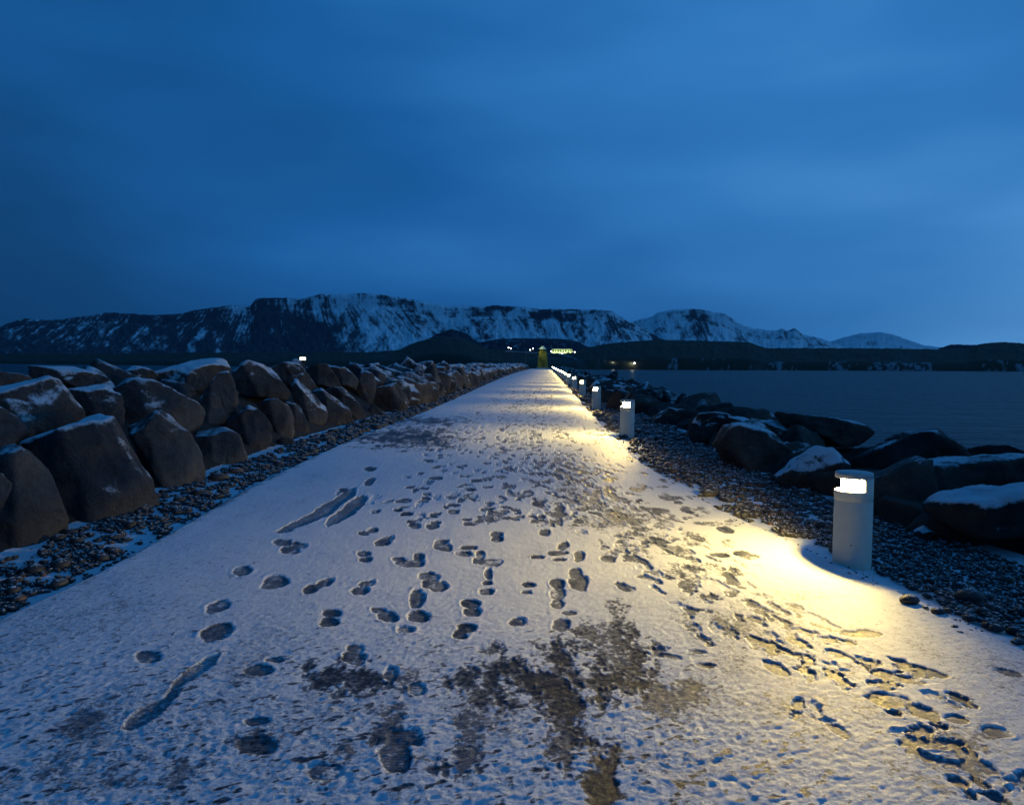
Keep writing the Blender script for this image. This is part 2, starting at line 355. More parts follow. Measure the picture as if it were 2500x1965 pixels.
prints = [(600, 1152, 22, 8, 0), (634, 1158, 18, 7, 10), (615, 1168, 23, 9, 0), (515, 1214, 21, 12, -8), (585, 1238, 30, 15, -12), (658, 1253, 19, 12, -18),
    (688, 1240, 22, 9, -15), (764, 1256, 21, 9, -5), (778, 1241, 19, 7, -8), (770, 1133, 12, 5, 0), (792, 1127, 14, 5, -10), (773, 1178, 16, 6, 0),
    (775, 1190, 17, 6, 0), (812, 1153, 18, 8, -5), (824, 1144, 14, 5, -5), (463, 1290, 28, 13, -20), (458, 1343, 38, 20, -20), (705, 1303, 22, 10, 0),
    (698, 1323, 23, 12, -5), (803, 1297, 18, 7, 5), (823, 1312, 22, 13, 12), (885, 1275, 18, 22, 10), (890, 1311, 26, 13, 0), (862, 1340, 20, 8, 0),
    (845, 1189, 14, 5, 0), (858, 1198, 20, 8, 5), (882, 1198, 20, 8, 0), (888, 1184, 12, 10, 0), (910, 1226, 22, 10, 5), (912, 1243, 20, 10, 10), (930, 1247, 20, 12, 0),
    (752, 1378, 22, 9, 0), (750, 1398, 28, 15, 3), (938, 1152, 16, 5, 0), (940, 1164, 22, 9, 10), (993, 1165, 20, 5, 0), (985, 1178, 18, 6, 0), (1018, 1178, 10, 9, 0),
    (1043, 1196, 25, 9, 0), (1015, 1192, 14, 7, 0), (1036, 1222, 9, 12, 0), (1033, 1257, 18, 8, 0), (1033, 1240, 12, 5, 0), (997, 1284, 22, 10, 0), (1002, 1302, 22, 11, 0),
    (990, 1335, 24, 12, 0), (975, 1350, 20, 12, 0), (1055, 1136, 14, 6, 0), (1056, 1146, 14, 6, 0), (1098, 1323, 20, 9, -8), (1122, 1243, 15, 7, 0), (1117, 1260, 12, 5, 0),
    (1140, 1184, 15, 5, 0), (1182, 1240, 18, 12, 0), (1183, 1262, 18, 12, 0), (1183, 1283, 16, 11, 0), (1208, 1303, 16, 6, 5), (1192, 1328, 20, 15, 0), (1226, 1240, 22, 16, 0),
    (1229, 1182, 13, 12, 8), (1222, 1218, 14, 12, 0), (1183, 1176, 24, 6, 0), (1195, 1160, 14, 9, -20), (1186, 1190, 16, 4, 0), (1155, 1131, 14, 8, 0), (1120, 1048, 12, 8, 0), (1141, 1070, 15, 8, 10), (1188, 1080, 12, 7, 0),
    (1190, 1094, 14, 6, 0), (1150, 1098, 10, 5, 0), (1080, 995, 8, 7, 0), (857, 1064, 18, 5, -5), (845, 1084, 12, 4, 0), (862, 1092, 16, 5, 0), (872, 1108, 12, 4, 0), (880, 1117, 15, 6, 8), (918, 1119, 16, 6, 0), (925, 1111, 12, 4, 0),
    (905, 1050, 10, 4, 0), (903, 1058, 12, 4, 0), (962, 1074, 16, 4, 0), (962, 1087, 14, 6, 0), (957, 1057, 13, 4, 0), (995, 1113, 14, 5, 0), (990, 1104, 12, 3, 0), (1036, 1082, 18, 4, -6), (1040, 1095, 8, 9, 25), (1039, 1105, 10, 5, 0),
    (1087, 1050, 14, 5, 0), (925, 1016, 16, 5, 0), (900, 1037, 12, 3, 0), (870, 1035, 11, 3, -8), (1000, 1040, 12, 4, 0), (1035, 1035, 12, 3, 0), (985, 1012, 12, 3, 0), (1010, 1022, 14, 4, 0),
    (785, 1023, 14, 7, -25), (728, 1041, 11, 5, 0), (785, 996, 14, 5, 0), (315, 1395, 30, 14, 0), (548, 1425, 34, 12, 0), (583, 1403, 22, 7, 0), (548, 1533, 30, 11, 0), (545, 1582, 46, 20, 0), (840, 1610, 36, 36, 0), (860, 1570, 40, 24, 0),
    (688, 1640, 38, 20, 0), (830, 1435, 16, 18, 20), (885, 1465, 20, 14, 0), (1540, 1126, 22, 8, 10), (1570, 1176, 16, 6, 5), (1585, 1182, 16, 8, 10), (1600, 1184, 12, 5, 0), (1530, 1180, 24, 6, 5), (1440, 1068, 12, 4, 5), (1415, 1058, 22, 6, 10), (1458, 1086, 18, 4, 12),
    (1845, 1345, 30, 6, 12), (1830, 1348, 46, 7, 4), (1900, 1440, 60, 10, 14), (1885, 1490, 50, 16, 12), (1650, 1425, 34, 10, 20), (1780, 1555, 30, 10, 30), (1955, 1425, 60, 8, 16), (2030, 1530, 30, 10, 14), (2110, 1556, 34, 12, 14), (2140, 1430, 34, 7, 14),
    (1480, 1386, 20, 6, 8), (1500, 1415, 20, 6, 5), (1420, 1395, 30, 6, 12), (1330, 1250, 20, 8, 8), (1290, 1188, 18, 8, 5), (1960, 1580, 60, 14, 10), (1290, 1020, 14, 4, 5), (1350, 1040, 18, 5, 8), (1400, 1085, 20, 6, 8)]
skids = [[(580, 1131), (615, 1112), (660, 1090), (690, 1068), (705, 1062), (735, 1040), (757, 1036), (752, 1052), (728, 1072), (700, 1095), (672, 1106), (640, 1118), (600, 1134)],
         [(688, 1113), (700, 1098), (730, 1078), (748, 1060), (765, 1052), (781, 1054), (772, 1076), (745, 1097), (715, 1114), (695, 1120)],
         [(258, 1548), (268, 1530), (300, 1505), (352, 1482), (372, 1447), (405, 1420), (440, 1395), (467, 1387), (458, 1412), (420, 1438), (385, 1460), (378, 1480), (345, 1515), (310, 1540), (272, 1553)]]

def rows_for_path():
    r = list(np.arange(-6, 1.6, .12)); yv = 1.6
    while yv < END:
        r.append(yv); yv += max(.0062, yv * yv / 1200 * .75)
    r.append(END); return np.array(r)
yy = rows_for_path(); NC = 880
print('path rows', len(yy))
u = np.linspace(0, 1, NC)
X = Lx(yy)[:, None] * (1 - u)[None, :] + (Rx(yy) + .16)[:, None] * u[None, :]
Y = np.repeat(yy[:, None], NC, 1)
ppx, ppy, pz = project(np.stack([X, Y, g(Y)], -1))
ppx = ppx * d; ppy = ppy * d
front = pz > .6
bare = np.zeros_like(X); dep = np.zeros_like(X); rim = np.zeros_like(X)
# broad patches, broken by noise
brk = fbm2(X * 7, Y * 4, 4, 21); wcr = fbm2(X * 60, Y * 40, 2, 23); brk3 = .5 + fbm2(X * 5 + 9, Y * 1.6, 4, 25); brk2 = fbm2(X * 22, Y * 12, 3, 31)
warp = 6 * fbm2(X * 9, Y * 9, 3, 41)
wa = fbm2(X * 11, Y * 9, 2, 42); wb = fbm2(X * 11, Y * 9, 2, 43); wc = fbm2(X * 42, Y * 34, 2, 44); wd_ = fbm2(X * 42, Y * 34, 2, 45)
tread = np.sin(Y * 2 * math.pi / .022 + 4 * wa) * smooth(7, 3.5, Y)
for cx_, cy_, rx_, ry_, am in soft:
    q = ((ppx - cx_) / rx_) ** 2 + ((ppy - cy_) / ry_) ** 2
    w = np.where(front, np.exp(-q * 1.1), 0)
    val = smooth(.08, .85, w * (.55 + .5 * am) + .70 * brk + .45 * brk2 + .30 * wcr)
    bare = np.maximum(bare, np.where(w > .03, val * np.clip((.82 * am + .08) * (.52 + .75 * brk3 + .35 * wcr), 0, .95) * smooth(.03, .25, w), 0))
def stamp(mask_sd, width, amount, depth):
    """mask_sd: signed distance-like in world metres (<0 inside)"""
    global bare, dep, rim
    inn = smooth(width, -width, mask_sd)
    return inn
def stamp_px(cx_, cy_, rx_, ry_, ang, amount=.42, depth=.0048):
    global bare, dep, rim
    P0 = gp(cx_ / d, cy_ / d); reach = max(rx_, ry_) * 2.2
    sel_r = np.where((yy > P0[1] - 2.5) & (yy < P0[1] + 4))[0]
    if len(sel_r) == 0: return
    a, b = sel_r[0], sel_r[-1] + 1
    dx = ppx[a:b] - cx_; dy = ppy[a:b] - cy_
    cs, sn_ = math.cos(math.radians(ang)), math.sin(math.radians(ang))
    xx = dx * cs + dy * sn_ + rx_ * (.20 * wa[a:b] + .10 * wc[a:b]); yv = -dx * sn_ + dy * cs + ry_ * (.22 * wb[a:b] + .12 * wd_[a:b])
    wob = 1 + .10 * brk2[a:b] + .16 * brk[a:b]
    q = ((np.abs(xx) / rx_) ** 2.4 + (np.abs(yv) / ry_) ** 2.4) ** (1 / 2.4) * wob
    q = np.where(front[a:b], q, 9)
    ins = smooth(1.02, .92, q * 1.05)
    bare[a:b] = np.maximum(bare[a:b], ins * (amount + .30 * brk[a:b] + .25 * brk2[a:b] + .07 * tread[a:b]))
    dep[a:b] = np.maximum(dep[a:b], ins * depth)
    rim[a:b] = np.maximum(rim[a:b], np.exp(-((q - 1.13) / .10) ** 2) * .0020 * np.clip(.6 + 2.2 * wb[a:b], 0, 2))
for p in prints: stamp_px(*p, amount=.46 + .16 * random.random())
def in_poly(px_, py_, poly):
    c_ = np.zeros(px_.shape, bool); n = len(poly)
    for i in range(n):
        x1, y1 = poly[i]; x2, y2 = poly[(i + 1) % n]
        c_ ^= ((y1 > py_) != (y2 > py_)) & (px_ < (x2 - x1) * (py_ - y1) / (y2 - y1 + 1e-9) + x1)
    return c_
for sk in skids:
    a = in_poly(ppx + warp * .5, ppy + warp * .35, sk) & front
    bare = np.where(a, np.maximum(bare, .42 + .12 * brk), bare); dep = np.where(a, .008, dep)
    ctr = np.array(sk).mean(0)
    sk2 = [tuple(ctr + (np.array(q) - ctr) * 1.10 + np.array((0, 0))) for q in sk]
    a2 = in_poly(ppx + warp * .8, ppy + warp * .5, sk2) & front & ~a
    rim = np.where(a2, np.maximum(rim, .0025 * (1 + .8 * brk)), rim)
# further footprints in world metres: walkers keep to the middle and the lamp side
def stamp_world(x0, y0, ang, ln, wd, am, depth):
    global bare, dep, rim
    a, b = np.searchsorted(yy, [y0 - ln, y0 + ln])
    if b - a < 1: return
    c0 = np.clip(int((x0 - ln - float(Lx(y0))) / (float(Rx(y0)) + .16 - float(Lx(y0))) * NC) - 2, 0, NC - 2)
    c1 = np.clip(int((x0 + ln - float(Lx(y0))) / (float(Rx(y0)) + .16 - float(Lx(y0))) * NC) + 3, 1, NC)
    if c1 <= c0: return
    sl = (slice(a, b), slice(c0, c1))
    dx = X[sl] - x0 + wd * (.35 * wa[sl] + .25 * wc[sl]); dy = Y[sl] - y0 + wd * (.5 * wb[sl] + .3 * wd_[sl]); cs, sn_ = math.cos(ang), math.sin(ang)
    al = dx * sn_ + dy * cs; ac = dx * cs - dy * sn_
    t1 = np.sqrt(((al - ln * .18) / (ln * .34)) ** 2 + (ac / (wd * .52)) ** 2)
    t2 = np.sqrt(((al + ln * .32) / (ln * .19)) ** 2 + (ac / (wd * .42)) ** 2)
    q = np.minimum(t1, t2) * (1 + .25 * brk[sl])
    ins = smooth(1.10, .85, q)
    bare[sl] = np.maximum(bare[sl], ins * (am + .25 * brk[sl] + .2 * brk2[sl])); dep[sl] = np.maximum(dep[sl], ins * depth)
    rim[sl] = np.maximum(rim[sl], np.exp(-((q - 1.2) / .14) ** 2) * .0016 * np.clip(.6 + 2 * wa[sl], 0, 2))
for k in range(52):                               # walking lines
    yv = random.uniform(7.5, 40); x0 = float(Lx(yv)) + (float(Rx(yv)) - float(Lx(yv))) * min(.97, max(.26, random.gauss(.60, .19)))
    hd = random.gauss(.035, .05); am = random.uniform(.25, .55); sd = 1
    for s_ in range(random.randint(6, 22)):
        stamp_world(x0 + sd * random.uniform(.05, .12), yv, hd + random.gauss(0, .18), random.uniform(.26, .32), random.uniform(.09, .12), am, .006)
        yv += random.uniform(.55, .75); x0 += hd * .65 + random.gauss(0, .02); sd = -sd
for k in range(1500):
    yv = 7.5 + 80 * random.random() ** 1.5
    w = float(Rx(yv)) - float(Lx(yv)); x0 = float(Lx(yv)) + w * min(.985, max(.22, random.gauss(.70, .17)))
    stamp_world(x0, yv, random.gauss(.05, .3), random.uniform(.16, .32), random.uniform(.07, .12), random.uniform(.2, .55), .006)
for k in range(290):                              # churned track from the centre towards the near right
    s_ = random.random(); yv = 2.6 + 9.5 * s_
    x0 = 2.1 - 1.45 * s_ ** .7 + random.gauss(0, .28)
    stamp_world(x0, yv, random.gauss(-.12, .35), random.uniform(.12, .30), random.uniform(.06, .11), random.uniform(.22, .60), .008)
# wind crust: ridges and mottling, strongest in the foreground
cs, sn_ = math.cos(.55), math.sin(.55)
U1 = X * cs + Y * sn_; V1 = -X * sn_ + Y * cs
rip = fbm2(U1 * 6, V1 * 26, 3, 51); rip2 = fbm2(U1 * 16, V1 * 34, 3, 61); gr = fbm2(X * 34, Y * 34, 3, 71)
near = smooth(5.6, 2.6, Y) * smooth(2.3, .6, X) + .25 * smooth(9, 4, Y)
pit = smooth(.18, .55, rip2 * .7 + gr * .45 + .30 * rip) * near
bare = np.maximum(bare, pit * .62)
left = smooth(-.4, -2.6, X) * smooth(12, 4, Y)
bare = np.maximum(bare, left * smooth(.05, .6, gr + .5 * rip2) * .34)
bare = np.maximum(bare, .06 + .17 * fbm2(X * 1.1, Y * .6, 4, 97) + .10 * brk + .10 * smooth(6, 3, Y))
edge = smooth(.25, 0, X - Lx(Y)); bare = np.maximum(bare, edge * (.25 + .4 * brk))
crust = .006 * rip * near + .0035 * rip2 * (near + .25) + .0028 * gr * (.5 + near) + .005 * fbm2(X * 2.2, Y * 2.2, 3, 81)
sn = np.clip(bare, 0, 1)
Z = g(Y) + .012 + crust * (1 - .65 * sn) - dep + rim - .006 * sn
over = X - Rx(Y)
Z -= .050 * smooth(-.02, .16, over + .03 * brk) + .018 * smooth(.05, .0, X - Lx(Y))
path_o = mesh_np('path', np.stack([X, Y, Z], -1).reshape(-1, 3), grid_faces(len(yy), NC), M_path, attrs={'bare': sn})
tag(path_o, kind='structure')

# ---------------------------------------------------------------- gravel
def ico(sub):
    bm = bmesh.new(); bmesh.ops.create_icosphere(bm, subdivisions=sub, radius=1)
    v = np.array([w.co[:] for w in bm.verts]); f = np.array([[q.index for q in w.verts] for w in bm.faces]); bm.free(); return v, f
ICO = {k: ico(k) for k in (1, 2, 3, 4, 5)}
def gravel(side):
    pts = []
    for (ya, yb, dens, s0) in ((2.6, 8, 1150, .0165), (8, 14, 850, .020), (14, 30, 260, .034), (30, 70, 60, .06), (70, 200, 10, .12)):
        wdt = 1.0 if side < 0 else 1.65
        n = int((yb - ya) * wdt * dens)
        yv = rng.uniform(ya, yb, n); e_ = rng.uniform(.0, wdt, n)
        cov = .55 * fbm2(e_ * 2.2 + 3 * side, yv * 1.6, 3, 91) + .8 * fbm2(e_ * 9, yv * 8, 2, 95) + .5 * fbm2(e_ * 22, yv * 20, 1, 99)
        if side < 0:
            keep = (cov > -.02 + .15 * smooth(.75, .95, e_)) & (e_ > .035)
            xv = Lx(yv) - e_
        else:
            nearlamp = np.exp(-((yv - 6.0) / 1.0) ** 2 - ((e_ - .05) / .20) ** 2)
            keep = (cov > .66 - 1.02 * smooth(.0, .42, e_ + .1 * cov)) & (e_ > .02) & (nearlamp < .35)
            xv = Rx(yv) + e_
        s_ = s0 * np.exp(rng.normal(0, .5, n))
        pts.append(np.stack([xv, yv, s_], 1)[keep])
    # loose chips lying on the path edge
    if side > 0:
        n = 420; yv = 3 + 20 * rng.random(n) ** 1.5; e_ = -np.abs(rng.normal(0, .09, n))
        pts.append(np.stack([Rx(yv) + e_ + .05, yv, .009 * np.exp(rng.normal(0, .4, n))], 1))
    P = np.concatenate(pts); n = len(P); print('gravel', side, n)
    v, f = ICO[1]; nv = len(v)
    R = rng.uniform(.72, 1.25, (n, nv, 1)); Vv = v[None] * R
    Vv = Vv * (P[:, 2][:, None, None] * np.stack([rng.uniform(.8, 1.35, n), rng.uniform(.7, 1.1, n), rng.uniform(.5, .8, n)], 1)[:, None, :])
    a = rng.uniform(0, 6.28, n); c_, s_ = np.cos(a)[:, None], np.sin(a)[:, None]
    x_ = Vv[..., 0] * c_ - Vv[..., 1] * s_; y_ = Vv[..., 0] * s_ + Vv[..., 1] * c_
    base = g(P[:, 1]) - .022 + P[:, 2] * .22
    if side > 0: base += .024 * smooth(.35, 0, P[:, 0] - Rx(P[:, 1]))
    Vv = np.stack([x_ + P[:, 0][:, None], y_ + P[:, 1][:, None], Vv[..., 2] + base[:, None]], -1).reshape(-1, 3)
    Ff = (f[None] + (np.arange(n) * nv)[:, None, None]).reshape(-1, 3)
    tone = np.repeat(rng.random(n), nv)
    return mesh_np('gravel', Vv, Ff, M_grav, smooth_sh=False, attrs={'tone': tone})
tag(gravel(-1), 'dark gravel and snow between the path and the left boulder wall', 'gravel', kind='stuff')
tag(gravel(1), 'dark gravel around the path lights along the right edge of the path', 'gravel', kind='stuff')

# ---------------------------------------------------------------- boulders
def rock_shape(planes, sub, p=15, namp=.03, seed=0, pscale=1.0):
    v, f = ICO[sub]
    s_ = np.zeros(len(v))
    for n_, h_ in planes: s_ += np.clip(v @ n_ / h_, 0, None) ** p
    r = s_ ** (-1.0 / p)
    Pn = v * r[:, None]
    q = Pn * pscale + seed * 3.7
    cr_k = np.abs(vn3(q * 1.5 + 31, seed + 9)); crack = -np.exp(-(cr_k / .05) ** 2) * .9
    fac = np.abs(vn3(q * 2.6 + 11, seed + 12)) * -1.6
    n_ = crack + fac + vn3(q * 2.1, seed) + .5 * vn3(q * 4.7, seed + 3) + .22 * vn3(q * 11, seed + 5) + .12 * vn3(q * 23, seed + 6)
    sc = np.mean([h_ for _, h_ in planes])
    return Pn + v * (n_ * namp * sc)[:, None], f
def unit(a): a = np.asarray(a, float); return a / np.linalg.norm(a)

def traced(poly, D, label, snow=0.0, m=None, thick=.75, tilt=(.25, .45), seed=1, group=None, p=60):
    """boulder whose outline follows the photo's, at distance D, with its own depth"""
    pl = np.array(poly, float); ctr = pl.mean(0)
    # area centroid
    x_, y_ = pl[:, 0], pl[:, 1]; x2, y2 = np.roll(x_, -1), np.roll(y_, -1); cr_ = x_ * y2 - x2 * y_
    A = cr_.sum() / 2; ctr = np.array([((x_ + x2) * cr_).sum(), ((y_ + y2) * cr_).sum()]) / (6 * A)
    w = unit(ray(*ctr)); C = at(ctr[0], ctr[1], D)
    rt = unit(np.cross(w, (0, 0, 1))); up = np.cross(rt, w)
    q3 = []
    for qx, qy in pl:
        P_ = at(qx, qy, D) - C; q3.append((P_ @ rt, P_ @ up))
    q3 = np.array(q3); size = math.sqrt(abs(A)) / F_PX * D
    # convex hull of the outline
    pts = sorted(map(tuple, q3)); 
    def half(ps):
        h_ = []
        for q in ps:
            while len(h_) > 1 and (h_[-1][0] - h_[-2][0]) * (q[1] - h_[-2][1]) - (h_[-1][1] - h_[-2][1]) * (q[0] - h_[-2][0]) <= 0: h_.pop()
            h_.append(q)
        return h_[:-1]
    hull = np.array(half(pts) + half(pts[::-1]))
    rs = np.random.default_rng(seed); planes = []
    for i in range(len(hull)):
        a_, b_ = hull[i], hull[(i + 1) % len(hull)]; e_ = b_ - a_; ln = np.linalg.norm(e_)
        if ln < size * .06: continue
        n2_ = np.array([e_[1], -e_[0]]) / ln; h_ = max(n2_ @ a_, size * .15)
        b_t = rs.uniform(-.25, .30)
        n_ = unit(n2_[0] * rt + n2_[1] * up - b_t * w * 1.0); planes.append((n_, h_ / math.sqrt(1 + b_t * b_t) * 1.03))
    t2 = size * thick * .5
    planes.append((unit(-w + up * tilt[1] + rt * tilt[0]), t2 * 1.0))
    planes.append((unit(-w + rt * (tilt[0] + rs.uniform(.4, .8)) - up * rs.uniform(0, .3)), t2 * 1.15))
    planes.append((unit(-w - rt * rs.uniform(.5, .9) + up * rs.uniform(-.2, .3)), t2 * 1.2))
    planes.append((unit(w + up * .3), t2 * 1.2)); planes.append((unit(w - rt * .6), t2 * 1.3))
    Vv, Ff = rock_shape(planes, 5, p=p, namp=.06, seed=seed, pscale=1.2 / max(size, .3))
    low_z = Vv[:, 2].min()
    o = mesh_np('boulder', Vv, Ff, m or M_rock); o.location = tuple(C); o['snowiness'] = float(snow)
    tag(o, label, 'boulder', group)
    return o

def cvt(sc, ox, oy): return lambda pts: [(ox + a / sc, oy + b / sc) for a, b in pts]
cA = cvt(3.106, 0, 850); cB = cvt(3.6217, 400, 850); cE = cvt(3.105, 1950, 1050); cF = cvt(3.6217, 1500, 1000); cG = cvt(7.76, 1320, 880)
def wallD(px, off):                     # distance at which the ray at px meets the line `off` metres outside the path edge
    Dv = 8.0
    for _ in range(30):
        Xv = float(Lx(Dv)) - off if px < 1250 else float(Rx(Dv)) + off
        k_ = (px - 1250) / F_PX; Dn = min(max(Xv / k_, 3), 80); Dv = .5 * Dv + .5 * Dn
    return Dv
GL = 'boulders of the left rock wall'; GR = 'boulders of the right sea bank'
leftb = [
 (cA([(-200, 880), (-60, 800), (150, 735), (230, 800), (410, 1010), (480, 1180), (535, 1400), (400, 1475), (-150, 1500)]), 1.05, 'dark angular boulder at the left picture edge in the lowest course', -.35, (.9, .1)),
 (cA([(160, 738), (380, 690), (640, 600), (700, 500), (790, 482), (880, 525), (960, 640), (1050, 830), (1200, 1100), (1212, 1190), (1100, 1245), (560, 1445), (520, 1400), (430, 1100), (300, 900)]), 1.0, 'largest pale boulder in the wall with a snow-dusted hump, beside the gravel', -.02, (.35, .25)),
 (cA([(980, 660), (1100, 525), (1230, 488), (1380, 590), (1490, 740), (1553, 930), (1545, 1015), (1210, 1150), (1190, 1080), (1050, 830)]), 1.0, 'tall blunt boulder with a snow-rimmed top right of the largest pale boulder', -.05, (.3, .2)),
 (cA([(-180, 340), (0, 300), (200, 240), (370, 210), (445, 245), (540, 340), (625, 440), (650, 560), (590, 620), (250, 730), (100, 790), (-180, 700)]), 1.9, 'broad snow-backed boulder at upper left above the dark angular boulder', .12, (.2, .5)),
 (cA([(-150, 420), (0, 440), (130, 515), (190, 600), (180, 660), (130, 720), (0, 800), (-150, 830)]), 1.55, 'smooth brown boulder cut by the left picture edge', -.15, (.4, .2)),
 (cA([(-100, 930), (0, 940), (60, 990), (85, 1060), (60, 1130), (0, 1210), (-100, 1230)]), .75, 'rounded grey rock end at the far left picture edge near the gravel', -.2, (.3, .1)),
 (cA([(520, 330), (640, 295), (800, 283), (870, 310), (940, 430), (950, 570), (880, 620), (700, 600), (640, 540), (600, 430)]), 1.95, 'dark boulder with a blue snow cap above the largest pale boulder', .05, (.3, .3)),
 (cA([(860, 310), (1000, 235), (1180, 250), (1350, 330), (1500, 400), (1580, 480), (1520, 610), (1400, 640), (1100, 560), (980, 640), (930, 480)]), 1.9, 'wide dark-faced boulder with snow slipping down its right shoulder in the upper course', .02, (.2, .35)),
 (cB([(370, 370), (480, 215), (570, 200), (620, 290), (650, 420), (655, 560), (600, 620), (440, 700), (230, 735), (190, 680), (350, 560)]), 1.8, 'pitted boulder with a tall rounded end overhanging the lower course', -.15, (.4, .2)),
 (cA([(170, 195), (210, 130), (350, 135), (600, 160), (800, 205), (910, 240), (860, 262), (500, 300), (440, 250), (250, 225)]), 3.2, 'long low snow-streaked boulder on the crest at far left against the sea', .10, (.1, .6)),
 (cA([(-250, 170), (130, 190), (260, 218), (220, 260), (0, 320), (-250, 330)]), 3.3, 'low dark boulder on the crest at the left picture edge', -.25, (.1, .4)),
 (cA([(920, 200), (960, 165), (1040, 143), (1130, 155), (1205, 210), (1180, 240), (950, 240)]), 3.4, 'small snow-capped boulder alone on the crest against the dark shore', .12, (.1, .5)),
 (cB([(-190, 250), (20, 175), (200, 135), (450, 110), (580, 140), (600, 200), (480, 240), (380, 345), (200, 370), (-50, 330)]), 2.7, 'broad sloping slab thickly powdered with snow on the crest', .38, (-.2, 1.0)),
 (cB([(600, 220), (660, 160), (750, 120), (850, 140), (900, 180), (1000, 240), (1080, 330), (1125, 400), (1100, 460), (880, 440), (660, 445), (640, 330)]), 2.1, 'dark boulder with a sagging snow cap right of the pitted boulder', .06, (.3, .3)),
 (cB([(270, 780), (560, 700), (670, 760), (720, 900), (752, 1040), (740, 1095), (360, 1200), (375, 1080), (330, 950)]), 1.0, 'squat square boulder touching the gravel right of the tall blunt boulder', -.25, (.2, .2)),
 (cB([(540, 700), (620, 610), (740, 518), (810, 530), (900, 620), (960, 750), (966, 800), (900, 880), (760, 965), (710, 880), (650, 770)]), 1.15, 'smooth greenish boulder tilted on the shoulder of the squat square boulder', -.2, (.35, .3)),
 (cB([(825, 510), (900, 450), (1000, 448), (1080, 500), (1135, 600), (1142, 800), (1050, 795), (960, 700), (900, 600)]), 1.25, 'upright rounded brown boulder in the lower course, left one of a close pair', -.3, (.3, .2)),
 (cB([(1080, 485), (1170, 500), (1230, 560), (1262, 660), (1285, 720), (1250, 795), (1150, 805), (1135, 640)]), 1.15, 'upright rounded brown boulder in the lower course, right one of a close pair', -.3, (.4, .2)),
 (cB([(962, 905), (990, 820), (1060, 788), (1150, 820), (1192, 900), (1180, 928), (1050, 915)]), .8, 'small pale boulder lying on the gravel below the close pair', -.25, (.3, .3)),
 (cB([(760, 1010), (800, 940), (900, 903), (972, 920), (950, 975), (900, 1005)]), .95, 'small wedge-shaped stone beside the small pale boulder', -.1, (.3, .3)),
 (cB([(765, 1065), (870, 1008), (935, 1020), (945, 1085), (850, 1098)]), .62, 'flat brown stone with a snow strip on the gravel', .1, (.2, .5)),
 (cB([(975, 1030), (1010, 1000), (1060, 1010), (1065, 1050), (1020, 1068), (980, 1055)]), .5, 'fist-sized dark stone on the snowy gravel beside the flat brown stone', -.1, (.2, .5)),
 (cB([(1130, 350), (1170, 278), (1240, 350), (1310, 460), (1440, 570), (1452, 610), (1360, 720), (1280, 700), (1240, 560), (1150, 460)]), 1.35, 'slanting dark boulder with a narrow snow stripe down its back', .05, (.5, .3)),
 (cB([(935, 185), (1080, 120), (1190, 130), (1215, 180), (1290, 300), (1375, 350), (1300, 410), (1220, 345), (1100, 330), (1040, 250)]), 2.3, 'dark crest boulder with a flat snow top below the lit white box', .12, (.3, .5)),
 (cB([(1300, 390), (1400, 365), (1500, 470), (1650, 560), (1672, 630), (1600, 700), (1450, 690), (1380, 580)]), 1.15, 'brown triangular boulder leaning over the gravel', -.2, (.4, .2)),
 (cB([(1205, 180), (1440, 150), (1500, 240), (1582, 335), (1560, 370), (1380, 355), (1290, 290)]), 1.9, 'sloping grey boulder on the crest right of the lit white box', -.05, (.4, .3)),
 (cB([(1435, 165), (1600, 168), (1680, 230), (1722, 310), (1700, 360), (1580, 345), (1480, 240)]), 1.9, 'blocky boulder under a thin line of snow on the crest', .0, (.4, .2)),
 (cB([(1380, 370), (1560, 345), (1640, 400), (1740, 500), (1790, 600), (1765, 665), (1670, 620), (1600, 560), (1500, 470)]), 1.2, 'long slanting boulder with its foot on the gravel', -.2, (.5, .2)),
 (cB([(1690, 345), (1745, 200), (1820, 210), (1872, 280), (1882, 400), (1850, 500), (1790, 560), (1740, 480)]), 1.5, 'tall pale split boulder midway along the wall', -.2, (.4, .2)),
 (cB([(1770, 570), (1850, 480), (1910, 560), (1932, 620), (1840, 645)]), .95, 'small pointed boulder on the gravel below the tall pale split boulder', -.2, (.3, .3)),
 (cB([(1870, 345), (1925, 355), (1990, 440), (2045, 560), (2000, 605), (1935, 595), (1885, 480)]), 1.1, 'leaning brown boulder beyond the small pointed boulder', -.1, (.4, .2)),
 (cB([(1745, 165), (1830, 138), (1900, 190), (1950, 280), (2000, 400), (1950, 440), (1875, 330), (1800, 210)]), 2.0, 'dark slanting crest boulder with snow on its right edge', .05, (.4, .3)),
]
for k, (pl, off, lab, sn_, tl) in enumerate(leftb):
    cxp = sum(q[0] for q in pl) / len(pl)
    cxp = min(cxp, 1240)
    traced(pl, wallD(cxp, off + .30), lab, sn_, tilt=tl, seed=10 + k, group=GL, thick=.85)
